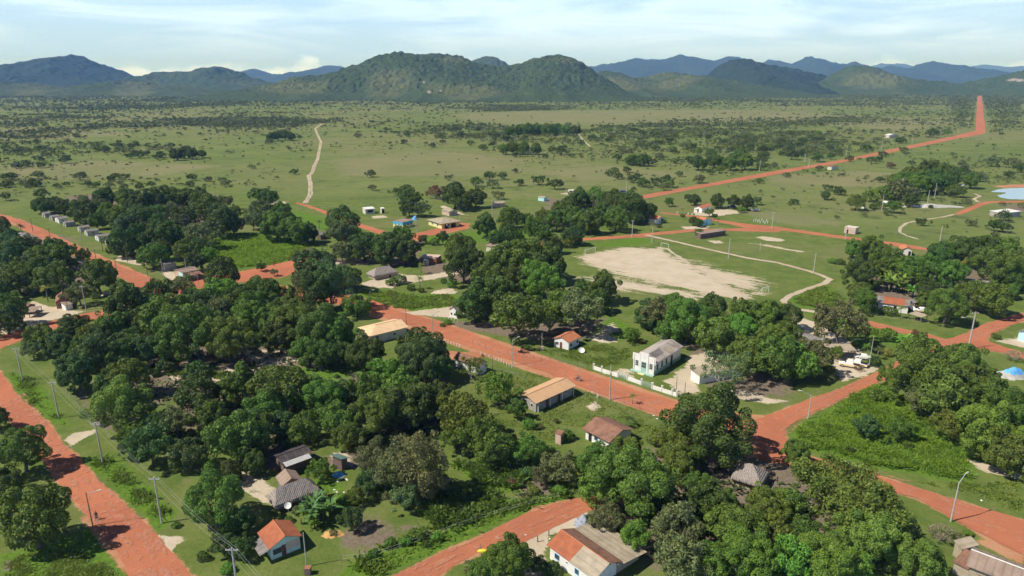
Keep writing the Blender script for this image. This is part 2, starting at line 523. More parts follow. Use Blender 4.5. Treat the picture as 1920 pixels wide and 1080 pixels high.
road('road', [(556, 379), (592, 389), (624, 400), (683, 422), (727, 435), (775, 439), (816, 429), (862, 418), (880, 419), (878, 428), (840, 437), (796, 443), (790, 450), (770, 453), (727, 444), (683, 429), (624, 407), (592, 393), (556, 382)], ROAD, z=.03)
road('road', [(470, 522), (540, 538), (620, 548), (695, 562), (721, 572), (742, 582), (779, 592), (830, 607), (880, 624), (920, 640), (1037, 679), (1106, 702), (1179, 727), (1240, 746), (1300, 767), (1370, 782), (1420, 789),
              (1425, 800), (1380, 812), (1340, 808), (1280, 795), (1240, 780), (1194, 764), (1143, 745), (1077, 720), (1026, 700), (973, 681), (920, 663), (865, 646), (812, 625), (766, 609), (728, 597), (700, 586), (660, 574), (600, 566), (530, 556), (460, 532)], ROAD, z=.078)
road('road', [(1745, 650), (1740, 664), (1700, 690), (1660, 711), (1615, 731), (1540, 766), (1490, 791), (1472, 806), (1472, 818), (1479, 828), (1475, 850), (1450, 868), (1420, 860), (1425, 835), (1412, 808), (1405, 793), (1420, 787), (1480, 765), (1515, 750), (1575, 730), (1625, 706), (1672, 687), (1710, 660), (1735, 645)], ROAD, z=.09)
road('road', [(1620, 600), (1673, 613), (1712, 621), (1740, 627), (1775, 637), (1812, 625), (1847, 608), (1880, 598), (1930, 584), (1990, 565), (1990, 578), (1930, 598), (1885, 614), (1850, 632), (1852, 640), (1885, 652), (1940, 668), (1990, 685), (1990, 705), (1940, 680), (1875, 660), (1815, 653), (1762, 656), (1735, 664), (1742, 650), (1735, 640), (1708, 630), (1682, 624), (1638, 613)], ROAD, z=.102)
road('road', [(1175, 371), (1272, 354), (1440, 323), (1577, 300), (1690, 276), (1790, 255), (1829, 245), (1832.2, 190), (1834.5, 165.5), (1837.5, 165.5), (1841.5, 190), (1848, 245), (1840, 252), (1790, 261), (1680, 284), (1577, 305), (1440, 330), (1310, 353), (1190, 376), (1100, 392), (1090, 390)], ROAD, z=.05, jit=.5, step=2.5)
road('road', [(1000, 458), (1090, 447), (1182, 440.5), (1226, 436), (1300, 430), (1400, 428), (1460, 432), (1460, 435), (1380, 433), (1300, 434), (1226, 441), (1211, 444.5), (1184, 445), (1093, 451), (1000, 463)], ROAD, z=.042, jit=.3)
road('road', [(1240, 398), (1300, 404), (1356, 413.5), (1404, 420.5), (1459, 426), (1607, 446.5), (1696, 457.5), (1741, 466), (1790, 476), (1850, 489), (1850, 494), (1790, 481), (1741, 470.5), (1667, 460), (1548, 443), (1459, 431), (1400, 427.5), (1356, 417.5), (1300, 407), (1240, 400)], ROAD, z=.054, jit=.3)
road('road', [(735, 1080), (810, 1045), (900, 1006), (993, 961), (1074, 935), (1102, 934), (1150, 925), (1200, 915), (1220, 932), (1150, 945), (1107, 956), (1065, 976), (1022, 996), (985, 1014), (900, 1036), (860, 1056), (815, 1085), (760, 1180), (600, 1180)], ROAD, z=.03)
road('road', [(1460, 845), (1540, 862), (1620, 884), (1700, 909), (1770, 932), (1920, 976), (2020, 1006), (2020, 1075), (1920, 1040), (1833, 1000), (1800, 981), (1722, 936), (1620, 905), (1540, 884), (1450, 865)], ROAD, z=.114)
road('road', [(1790, 400), (1837, 380), (1857, 377), (1920, 376.5), (2000, 376), (2000, 379), (1920, 379.5), (1860, 380.5), (1846, 384), (1812, 399), (1796, 403)], ROAD, z=.03)
road('sand_track', line_poly([(1211, 441), (1260, 452), (1320, 466), (1400, 484), (1459, 493), (1518, 509), (1542, 517), (1556, 524), (1545, 532), (1512, 543), (1480, 555), (1469, 564), (1476, 574), (1500, 581), (1560, 590), (1625, 606)], 2.3), TRACK, z=.114, jit=.35)
_tr = [(572.5, 381), (582, 365), (582, 345), (579, 330), (585, 324), (590, 310), (596, 297), (599, 280), (602, 266), (595, 252), (591, 241), (604, 232)]
road('sand_track', line_poly([(x - (382 - y) * -.0 - 2.2 * (y - 150) / 230, y) for x, y in _tr], 1.6), TRACK, z=.09, jit=.6, step=3)
road('sand_track', line_poly([(x + 2.2 * (y - 150) / 230, y) for x, y in _tr], 1.6), TRACK, z=.09, jit=.6, step=3)
road('sand_track', line_poly([(1085, 251), (1095, 265), (1107, 275)], 2.2), TRACK, z=.09, jit=.4, step=3)
road('sand_track', line_poly([(1250, 466), (1300, 500), (1350, 528), (1400, 556)], 1.6), TRACK, z=.05, jit=.6)
road('sand_track', line_poly([(1790, 402), (1767, 407), (1720, 414), (1700, 418), (1688, 427), (1687, 435), (1700, 442), (1723, 449)], 1.4), TRACK, z=.042, jit=.5)
road('sand_track', line_poly([(1827, 363), (1838, 368), (1826, 373), (1834, 379)], 2.0), TRACK, z=.09, jit=.3)

def rutmat():
    m, t, out = newmat('pale_road_dust')
    tcn = N(t, 'ShaderNodeTexCoord'); v = tcn.outputs['Object']
    n1 = noisen(t, v, .35, 5, .7); n2 = noisen(t, v, 2.5, 4, .7)
    f = mathn(t, 'ADD', n1, mathn(t, 'MULTIPLY', mathn(t, 'SUBTRACT', n2, .5), .5))
    p = N(t, 'ShaderNodeBsdfPrincipled'); t.links.new(mixc(t, n2, (.46, .19, .115), (.60, .32, .21)), p.inputs['Base Color']); p.inputs['Roughness'].default_value = .95
    tr = N(t, 'ShaderNodeBsdfTransparent'); mx = N(t, 'ShaderNodeMixShader')
    t.links.new(mathn(t, 'MULTIPLY', smooth(t, f, .44, .62), .6), mx.inputs[0]); t.links.new(tr.outputs[0], mx.inputs[1]); t.links.new(p.outputs[0], mx.inputs[2]); t.links.new(mx.outputs[0], out.inputs[0])
    return m
RUT = rutmat()
def ruts(pts, offs, wd=.95, z=.14):
    W = [G(x, y) for x, y in pts]
    for o_ in offs:
        Q = []
        for i, p in enumerate(W):
            d = (W[min(i + 1, len(W) - 1)] - W[max(i - 1, 0)]); d.z = 0; d.normalize()
            Q.append(to_px(p + Vector((-d.y, d.x, 0)) * o_))
        o = road('road_ruts', line_poly(Q, wd), RUT, z, .5, 1.0); ROADS.pop(); z += .006
ruts([(20, 745), (68, 810), (125, 880), (215, 969), (265, 1030), (320, 1110)], (-2.4, -.9, .9, 2.3))
ruts([(740, 590), (830, 618), (920, 652), (1040, 693), (1143, 732), (1240, 763), (1340, 790)], (-2.2, -.8, .9, 2.2))
ruts([(1460, 812), (1500, 775), (1560, 748), (1640, 706)], (-1.5, -.3, 1.2)); ruts([(1500, 862), (1620, 892), (1740, 930), (1860, 978), (1960, 1015)], (-2.0, -.5, 1.2, 2.6), .8)
ruts([(760, 1085), (830, 1050), (900, 1020), (990, 985), (1085, 945)], (-1.8, -.4, 1.3)); ruts([(30, 410), (77, 437), (150, 477), (217, 506), (290, 540)], (-2, 0, 2)); ruts([(1640, 608), (1710, 626), (1780, 645), (1840, 625), (1900, 600)], (-1.5, 0, 1.5))
ruts([(1200, 369), (1300, 351), (1440, 326.5), (1577, 302.5), (1690, 280), (1800, 257)], (-2.6, 2.2), 1.6)

# polygons of soil and grass kinds (photo outlines laid on the ground)
SAND = [([(620, 846), (648, 850), (660, 872), (632, 868)], 2), ([(1120, 612), (1150, 605), (1160, 620), (1130, 628)], 3), ([(560, 658), (640, 668), (600, 690), (540, 676)], 5), ([(300, 695), (350, 700), (330, 712)], 3), ([(25, 590), (50, 575), (60, 564), (100, 575), (150, 582), (165, 584), (130, 592), (90, 603), (60, 614), (0, 628), (-20, 612)], 2),
        ([(680, 530), (702, 524), (750, 513), (790, 518), (830, 511), (872, 505), (860, 514), (800, 526), (750, 532), (735, 541), (680, 538)], 2),
        ([(742, 588), (800, 580), (850, 575), (870, 590), (845, 596), (790, 591)], 1.5),
        ([(1286, 672), (1340, 650), (1365, 660), (1330, 690), (1305, 705), (1310, 735), (1280, 740), (1240, 716), (1262, 705), (1280, 690)], 2.5),
        ([(1098, 632), (1120, 626), (1150, 634), (1156, 641), (1125, 643)], 2),
        ([(985, 1018), (1030, 988), (1100, 955), (1112, 975), (1090, 1000), (1030, 1000), (1020, 1040), (1015, 1090), (985, 1070), (1000, 1040)], 1.5),
        ([(1480, 590), (1520, 600), (1560, 622), (1600, 642), (1590, 652), (1530, 632), (1490, 612)], 2),
        ([(1570, 655), (1610, 650), (1620, 668), (1600, 690), (1650, 688), (1625, 706), (1580, 715), (1560, 690)], 1.5),
        ([(1350, 735), (1390, 728), (1440, 745), (1480, 752), (1440, 758), (1390, 748)], 1.5),
        ([(118, 825), (140, 812), (178, 806), (178, 813), (150, 826), (135, 838)], 1),
        ([(268, 985), (290, 1000), (340, 1005), (350, 1012), (330, 1024), (325, 1050), (300, 1012)], 1),
        ([(462, 885), (495, 905), (505, 925), (500, 945), (485, 950), (470, 930), (455, 905)], 6),
        ([(1078, 484), (1110, 475), (1167, 464), (1241, 465), (1262, 482), (1300, 500), (1340, 520), (1370, 538), (1400, 548), (1436, 549), (1430, 553), (1386, 562), (1310, 547), (1240, 534), (1167, 517), (1107, 498)], 8),
        ([(1255, 478), (1330, 500), (1400, 520), (1430, 530), (1420, 545), (1340, 530), (1270, 500)], 14),
        ([(1090, 520), (1150, 522), (1260, 540), (1360, 560), (1300, 562), (1200, 548), (1100, 535)], 12),
        ([(1418, 445), (1430, 442.5), (1473, 449), (1468, 453), (1440, 452)], 2), ([(1325, 451), (1350, 451), (1358, 455), (1340, 457)], 2),
        ([(1395, 455), (1440, 459), (1505, 471), (1500, 473), (1440, 462), (1395, 457)], 3),
        ([(1112, 752), (1125, 750), (1118, 772), (1100, 768)], 1.5),
        ([(1120, 700), (1180, 690), (1190, 715), (1165, 706)], 3),
        ([(695, 405), (720, 404), (727, 408), (700, 410)], 1.5), ([(826, 388), (830, 384), (860, 398), (880, 404), (850, 400)], 1.5),
        ([(1045, 362), (1100, 360), (1120, 364), (1080, 367)], 2.5), ([(530, 378), (500, 377), (500, 384), (540, 381)], 3),
        ([(1300, 396), (1360, 392), (1400, 398), (1340, 406), (1305, 404)], 3), ([(1275, 425), (1330, 424), (1325, 429), (1285, 430)], 3),
        ([(1850, 400), (1885, 402), (1890, 406), (1860, 405)], 2),
        ([(1870, 640), (1905, 632), (1940, 640), (1930, 655)], 2),
        ([(205, 545), (240, 540), (262, 536), (225, 543), (190, 556), (180, 553)], 1.2), ([(225, 478), (265, 490), (285, 494), (262, 497), (215, 489)], 1.5),
        ([(290, 500), (330, 512), (340, 525), (318, 527), (300, 510)], 1.5),
        ([(815, 545), (845, 540), (855, 544), (835, 552), (805, 551)], 1),
        ([(420, 690), (480, 690), (470, 712), (400, 712)], 3), ([(460, 655), (560, 655), (540, 680), (480, 690)], 4),
        ([(1790, 850), (1850, 870), (1920, 890), (1920, 900), (1850, 885)], 1.5)]
REDM_ = [([(30, 410), (350, 548), (300, 556), (10, 415)], 1.5),
         ([(700, 560), (1300, 760), (1290, 800), (690, 592)], .6),
         ([(830, 655), (870, 660), (925, 664), (905, 672), (850, 672), (800, 700), (780, 690)], 1.5),
         ([(1856, 349), (1900, 346), (1990, 345), (1990, 350), (1880, 352)], 2),
         ([(0, 415), (20, 405), (20, 412)], 2), ([(1834, 246), (1847, 246), (1847, 250), (1830, 252)], 2),
         ([(1290, 765), (1440, 780), (1470, 850), (1400, 860), (1380, 815)], 2),
         ([(340, 520), (400, 505), (380, 540), (340, 548)], 2), ([(520, 548), (560, 548), (550, 575), (520, 575)], 2),
         ([(1860, 1010), (1920, 1040), (1920, 1060), (1830, 1015)], 1.5), ([(1000, 950), (1080, 935), (1110, 950), (1020, 1000), (960, 1020)], 1.5),
         ([(160, 962), (225, 1040), (250, 1080), (235, 1080), (205, 1040), (150, 970)], 1.5)]
LUSHP = [([(1478, 832), (1500, 800), (1560, 765), (1640, 715), (1690, 740), (1760, 800), (1830, 862), (1815, 905), (1720, 890), (1620, 870), (1540, 850)], 4),
         ([(400, 445), (430, 437), (500, 440), (560, 455), (592, 466), (590, 478), (520, 497), (420, 507), (390, 490)], 4),
         ([(700, 575), (670, 545), (720, 543), (790, 553), (850, 550), (870, 570), (800, 583), (745, 580)], 3),
         ([(10, 700), (60, 705), (110, 770), (130, 800), (90, 790), (30, 740)], 3), ([(150, 860), (210, 850), (330, 960), (300, 1000), (200, 905)], 3),
         ([(780, 445), (850, 437), (960, 430), (1010, 440), (960, 452), (820, 458)], 5),
         ([(640, 1080), (660, 1060), (800, 1010), (960, 935), (1080, 930), (960, 970), (830, 1030), (720, 1080)], 2),
         ([(850, 870), (930, 860), (1000, 880), (980, 920), (900, 915)], 3), ([(1500, 520), (1560, 540), (1600, 580), (1500, 575), (1480, 560), (1545, 530)], 4),
         ([(520, 400), (560, 395), (700, 440), (680, 450), (560, 420)], 4), ([(1100, 460), (1200, 445), (1230, 452), (1170, 462)], 3),
         ([(400, 690), (440, 700), (420, 712), (290, 705), (300, 695)], 2), ([(560, 690), (650, 680), (690, 700), (600, 720)], 3),
         ([(1500, 580), (1620, 600), (1730, 640), (1750, 660), (1680, 650), (1560, 610)], 2), ([(0, 1040), (180, 990), (240, 1080), (0, 1100)], 3),
         ([(570, 900), (640, 895), (640, 935), (590, 960)], 2), ([(1140, 590), (1200, 620), (1160, 640), (1120, 610)], 2)]
BROWNP = [([(600, 838), (700, 846), (705, 885), (640, 888), (590, 870)], 2.5), ([(640, 950), (700, 960), (780, 965), (800, 990), (690, 1045), (630, 1020)], 4), ([(1090, 835), (1060, 850), (1040, 930), (960, 940), (960, 900)], 4), ([(130, 715), (165, 730), (185, 790), (150, 780)], 2), ([(770, 495), (830, 490), (890, 500), (920, 520), (880, 532), (800, 520)], 3),
          ([(620, 1000), (680, 985), (780, 972), (805, 990), (700, 1032), (640, 1025)], 2),
          ([(460, 830), (560, 820), (640, 840), (650, 880), (560, 880), (470, 900)], 4),
          ([(0, 1050), (40, 1045), (45, 1065), (0, 1080)], 1.5), ([(1260, 640), (1500, 640), (1560, 700), (1480, 760), (1340, 740), (1290, 700)], 6),
          ([(180, 580), (300, 620), (560, 640), (640, 700), (560, 830), (300, 860), (200, 780), (130, 700)], 12),
          ([(840, 600), (1080, 600), (1160, 590), (1100, 640), (1000, 640), (850, 620)], 4),
          ([(1080, 840), (1300, 820), (1480, 860), (1700, 960), (1760, 1080), (1150, 1080), (1060, 960)], 8),
          ([(460, 860), (500, 840), (560, 860), (520, 900)], 2), ([(1600, 500), (1900, 500), (1890, 590), (1640, 590)], 8),
          ([(560, 490), (660, 480), (690, 560), (600, 600)], 5), ([(640, 690), (830, 700), (900, 760), (800, 830), (640, 800)], 6),
          ([(100, 365), (420, 360), (400, 470), (250, 460)], 10), ([(640, 440), (800, 440), (800, 500), (650, 500)], 5), ([(-20, 430), (140, 440), (220, 520), (100, 550), (-20, 560)], 8),
          ([(1010, 370), (1200, 375), (1190, 420), (1020, 430)], 8), ([(1560, 690), (1620, 690), (1600, 715), (1550, 712)], 2),
          ([(160, 700), (190, 740), (260, 830), (170, 800)], 2), ([(1865, 383), (1990, 382), (1990, 400), (1890, 398)], 4)]
TANP = [([(850, 214), (1000, 208), (1380, 206), (1560, 214), (1500, 228), (1400, 230), (960, 233), (880, 226)], 60),
        ([(0, 240), (100, 238), (200, 245), (260, 252), (100, 262), (0, 262)], 40), ([(620, 300), (800, 280), (1000, 300), (900, 330), (640, 330)], 30),
        ([(0, 310), (200, 300), (420, 310), (300, 330), (0, 335)], 30), ([(1440, 330), (1600, 320), (1800, 330), (1700, 350), (1450, 350)], 20),
        ([(1350, 395), (1500, 400), (1600, 420), (1500, 425)], 15), ([(1500, 230), (1700, 220), (1800, 230), (1700, 245)], 40), ([(980, 320), (1150, 310), (1300, 330), (1100, 340)], 30)]
VILL = [([(-200, 395), (0, 400), (60, 380), (420, 360), (640, 375), (900, 378), (1000, 372), (1180, 375), (1320, 380), (1460, 420), (1640, 440), (1760, 455), (2050, 470), (2600, 900), (2600, 1400), (-700, 1400), (-400, 600)], 12)]

def maskof(P, plist):
    out = np.zeros(len(P))
    for px, soft in plist:
        poly = pxpoly(px)
        A = np.array(poly); lo = A.min(0) - soft * 2; hi = A.max(0) + soft * 2
        sel = np.where((P[:, 0] > lo[0]) & (P[:, 0] < hi[0]) & (P[:, 1] > lo[1]) & (P[:, 1] < hi[1]))[0]
        if len(sel) == 0: continue
        d = sdist(P[sel], poly)
        out[sel] = np.maximum(out[sel], np.clip(.5 - d / (2 * soft), 0, 1))
    return out

def build_ground():
    rr = np.concatenate([[4, 20, 40, 60], np.geomspace(75, 420, 330), np.geomspace(423, 2500, 230), np.geomspace(2600, 30000, 36)])
    aa = np.concatenate([np.linspace(-85, -46, 14), np.linspace(-45, 45, 420), np.linspace(46, 85, 14)])
    A, Rr = np.meshgrid(np.radians(aa), rr)
    X = Rr * np.sin(A); Y = Rr * np.cos(A)
    P = np.stack([X, Y], -1).reshape(-1, 2)
    sh = X.shape
    m1 = np.stack([maskof(P, SAND).reshape(sh), maskof(P, REDM_).reshape(sh), maskof(P, LUSHP).reshape(sh)], -1)
    br = maskof(P, BROWNP).reshape(sh) * (.45 + .5 * fbm(X / 14, Y / 14, 77, 3))
    m2 = np.stack([br, maskof(P, TANP).reshape(sh), maskof(P, VILL).reshape(sh)], -1)
    # red verge beside the roads
    vg = np.zeros(len(P))
    near = P[:, 1] < 1500
    for poly in ROADS[:8] + ROADS[9:13]:
        Q = P[near]
        B = np.array(poly); lo = B.min(0) - 4; hi = B.max(0) + 4
        s = np.where((Q[:, 0] > lo[0]) & (Q[:, 0] < hi[0]) & (Q[:, 1] > lo[1]) & (Q[:, 1] < hi[1]))[0]
        if len(s):
            d = sdist(Q[s], poly)
            ii = np.where(near)[0][s]
            vg[ii] = np.maximum(vg[ii], np.clip(.62 - d / 3.0, 0, .8))
    m1[..., 1] = np.maximum(m1[..., 1], vg.reshape(sh))
    me = grid_mesh('ground', X, Y, np.zeros(sh), GROUND, {'masks': m1, 'soils': m2})
    o = link('ground', me)
    tag(o, kind='structure')
build_ground()

# pond
def flat_poly(name, px, mat, z, kind=None, jit=.5, step=1.5):
    n = len(ROADS)
    o = road(name, px, mat, z, jit, step)
    ROADS.pop()
    return o
mw, t_, out_ = newmat('pond_water')
principled(t_, out_, (.27, .36, .41), .18, .5, noisen(t_, None, 3.0), .05, .02)
flat_poly('pond_water', [(1858, 360), (1868, 356), (1878, 354), (1900, 352.5), (1960, 352), (1960, 372), (1925, 374), (1893, 373.5), (1874, 370), (1870, 366), (1884, 363.5), (1886, 361)], mw, .05)

# ------------------------------------------------------------------ hills
def hillmat(name, dark, light, scale, thr):
    m, t, out = newmat(name)
    tcn = N(t, 'ShaderNodeTexCoord'); v = tcn.outputs['Object']
    n1 = noisen(t, v, scale, 5, .6)
    n2 = noisen(t, v, scale * 9, 4, .7)
    at = N(t, 'ShaderNodeAttribute'); at.attribute_name = 'open'
    f = mathn(t, 'ADD', mathn(t, 'ADD', n1, mathn(t, 'MULTIPLY', mathn(t, 'SUBTRACT', n2, .5), .5)), mathn(t, 'MULTIPLY', at.outputs['Fac'], .45))
    col = mixc(t, smooth(t, f, thr, thr + .22), dark, light)
    dk = mixc(t, mathn(t, 'MULTIPLY', smooth(t, n2, .35, .65), .5), col, tuple(x * .55 for x in dark))
    n3 = noisen(t, v, scale * 34, 3, .7)
    dk = mixc(t, smooth(t, n3, .36, .60), mixc(t, .5, dk, tuple(x * .4 for x in dark)), dk)
    at2 = N(t, 'ShaderNodeAttribute'); at2.attribute_name = 'rock'
    dk = mixc(t, smooth(t, mathn(t, 'ADD', at2.outputs['Fac'], mathn(t, 'MULTIPLY', mathn(t, 'SUBTRACT', n2, .5), 1.6)), .75, .95), dk, (.30, .26, .23))
    principled(t, out, dk, .95, .05)
    return m
HILLG = hillmat('forested_hill', (.062, .098, .040), (.140, .160, .072), .0035, .54)
HILLB = hillmat('far_hill', (.036, .060, .036), (.070, .088, .048), .0012, .60)

def hill(name, prof, Y0, wf, wb, mat, dx, dy, bump, seed, spur=.4, opens=(), rocks=()):
    """a ridge: silhouette in photo pixels stands at depth Y0, its slope falls wf metres toward the viewer, wb behind"""
    xs = []; zs = []
    for px, py in prof:
        d = ray(px, py); k = Y0 / d.y
        xs.append(d.x * k); zs.append(max(0, H + d.z * k))
    x = np.arange(xs[0] - 60, xs[-1] + 60, dx)
    y = np.concatenate([np.arange(Y0 - wf * 1.45, Y0, dy), np.arange(Y0, Y0 + wb * 1.4 + dy, dy * 2)])
    X, Y = np.meshgrid(x, y)
    zr = np.interp(x, xs, zs, left=-5, right=-5)
    k = max(1, int(25 / dx)); zr = np.convolve(np.pad(zr, k, mode='edge'), np.ones(2 * k + 1) / (2 * k + 1), 'valid')
    T = np.where(Y < Y0, (Y0 - Y) / wf, (Y - Y0) / wb)
    n = fbm(X / (wf * .35), Y / (wf * .9), seed, 4)
    T2 = np.clip(T * (1 + spur * (n - .5) * 2.2 * (T > 0) * np.minimum(1, T * 3)), 0, 1.3)
    g = np.clip(1 - T2, 0, 1); g = g * g * (3 - 2 * g) * .45 + g * .55
    sh = np.clip((1.42 - T) / .3, 0, 1)
    ex = np.minimum(np.clip((X - x[0]) / 60, 0, 1), np.clip((x[-1] - X) / 60, 0, 1)); sh = sh * ex
    Z = np.maximum(zr[None, :] * g, 0) * sh
    nb = fbm(X / (wf * .12), Y / (wf * .12), seed + 5, 4) - .5
    Z += nb * np.minimum(Z * .5, bump * 5)
    can = vnoise(X / (dx * 1.9), Y / (dx * 1.9), seed + 9) + .7 * vnoise(X / (dx * 4.2), Y / (dx * 4.2), seed + 10) - .85
    Z += can * np.minimum(Z * .25, bump * 2.1)
    Z -= np.where(Z < 1.0, 3.0, 0); Z[0] = Z[-1] = -3; Z[:, 0] = Z[:, -1] = -3
    op = np.zeros(X.shape); rk = np.zeros(X.shape)
    for arr, lst in ((op, opens), (rk, rocks)):
        for (px, py, rx, ry, s) in lst:
            ux = 960 + FPX * X / (Y * cp - (Z - H) * sp); uy = 540 - FPX * (Y * sp + (Z - H) * cp) / (Y * cp - (Z - H) * sp)
            arr += s * np.exp(-(((ux - px) / rx) ** 2 + ((uy - py) / ry) ** 2))
    me = grid_mesh(name, X, Y, Z, mat, {'open': op, 'rock': rk}, dx > 20)
    o = link(name, me)
    tag(o, kind='structure')
    return o

hill('hills', [(380, 186), (420, 180), (480, 165), (540, 152), (600, 142), (640, 133), (680, 117), (715, 104), (745, 97), (790, 101), (830, 105), (862, 106), (885, 113), (905, 121), (940, 124), (975, 119), (1005, 108), (1040, 101), (1062, 102), (1080, 110), (1102, 123), (1125, 141), (1150, 160), (1175, 175), (1210, 186)],
     3300, 760, 500, HILLG, 6, 7, 6, 3, .35, [(725, 150, 30, 22, 1.2), (880, 175, 45, 14, 1.2), (550, 165, 70, 18, .7), (850, 112, 30, 6, .8), (1060, 112, 30, 7, .5)], [(795, 155, 5, 4, 1.2), (805, 172, 7, 3.5, 1.3), (826, 170, 5, 4, 1.2), (822, 156, 3, 2, 1)])
hill('hills', [(-200, 150), (-100, 150), (0, 156), (60, 158), (130, 166), (190, 158), (240, 152), (290, 160), (350, 164), (420, 168), (470, 176), (520, 184)], 4100, 800, 400, HILLG, 9, 10, 7, 13, .8, [(250, 170, 40, 15, .9), (60, 175, 60, 14, .5)])
hill('hills', [(-260, 150), (-120, 145), (0, 137), (30, 128), (70, 115), (92, 107), (120, 105), (142, 102), (165, 114), (200, 131), (240, 145), (280, 153), (330, 158)], 6300, 1500, 900, HILLB, 14, 18, 9, 23, .4)
hill('hills', [(260, 156), (285, 144), (305, 134), (330, 138), (370, 134), (408, 124), (432, 132), (470, 147), (520, 156), (560, 160)], 5400, 1100, 700, HILLG, 12, 14, 8, 33, .5)
hill('hills', [(420, 140), (450, 136), (480, 129), (510, 141), (560, 138), (590, 130), (620, 121), (645, 126), (670, 134), (720, 146)], 12500, 2500, 1500, HILLB, 30, 45, 14, 43, .4)
hill('hills', [(860, 124), (885, 113), (905, 108), (930, 108), (950, 118), (975, 132), (1020, 132), (1032, 117), (1040, 130), (1060, 140)], 5600, 900, 600, HILLG, 12, 14, 8, 53, .3)
hill('hills', [(1090, 150), (1125, 132), (1150, 134), (1180, 146), (1205, 148), (1235, 138), (1262, 135), (1290, 138), (1320, 146), (1360, 150), (1420, 160), (1470, 170)], 4000, 900, 500, HILLG, 8, 9, 6, 63, .5, [(1160, 160, 30, 14, 1.3), (1250, 150, 60, 18, .5)])
hill('hills', [(1290, 158), (1330, 140), (1352, 121), (1378, 112), (1402, 112), (1425, 120), (1470, 127), (1520, 140), (1560, 150), (1620, 158)], 4900, 1100, 600, HILLB, 11, 13, 8, 73, .4)
hill('hills', [(1510, 163), (1545, 152), (1575, 135), (1598, 121), (1614, 119), (1635, 126), (1665, 140), (1710, 148), (1760, 153), (1800, 160)], 4200, 700, 500, HILLG, 8, 9, 6, 83, .3, [(1640, 150, 60, 14, .9)])
hill('hills', [(1060, 140), (1105, 124), (1150, 119), (1190, 112), (1232, 112), (1272, 105), (1310, 109), (1332, 114), (1352, 108), (1378, 105), (1400, 112), (1420, 120), (1445, 112), (1480, 119), (1520, 130), (1560, 150)], 12000, 2600, 1500, HILLB, 30, 45, 14, 93, .45)
hill('hills', [(1460, 150), (1482, 124), (1515, 108), (1550, 118), (1590, 122), (1602, 116), (1640, 133), (1665, 122), (1700, 138), (1722, 122), (1750, 116), (1790, 124), (1830, 129), (1880, 139), (1930, 146), (2000, 148)], 11000, 2300, 1500, HILLB, 28, 40, 14, 103, .45)
hill('hills', [(1620, 135), (1650, 119), (1675, 118), (1705, 132), (1740, 122), (1800, 126), (1838, 121), (1880, 126), (1930, 124), (2000, 128)], 22000, 4500, 3000, HILLB, 60, 90, 20, 113, .3)
hill('hills', [(1790, 160), (1850, 150), (1880, 143), (1915, 133), (1960, 122), (2050, 118), (2150, 140)], 3900, 800, 500, HILLG, 9, 10, 6, 123, .4, [], [(1905, 150, 26, 4, 1.4)])

# ------------------------------------------------------------------ plant models
def rs(seed): return np.random.RandomState(seed)

def leaf_quads(P, Nn, size, r, asp=.62):
    """quads of about the given size at P facing Nn with jitter; bent like a small leaf spray"""
    n = len(P)
    Nn = Nn / np.maximum(np.linalg.norm(Nn, axis=1, keepdims=True), 1e-6)
    a = r.normal(size=(n, 3)); e1 = np.cross(Nn, a); e1 /= np.maximum(np.linalg.norm(e1, axis=1, keepdims=True), 1e-6)
    e2 = np.cross(Nn, e1)
    s = (size * (.6 + .8 * r.rand(n)))[:, None] if np.ndim(size) == 0 else (size * (.6 + .8 * r.rand(n)))[:, None]
    V = np.empty((n, 4, 3))
    V[:, 0] = P - e1 * s; V[:, 1] = P - e2 * s * asp + Nn * s * .12
    V[:, 2] = P + e1 * s * (.8 + .4 * r.rand(n))[:, None]; V[:, 3] = P + e2 * s * asp - Nn * s * .12
    return V

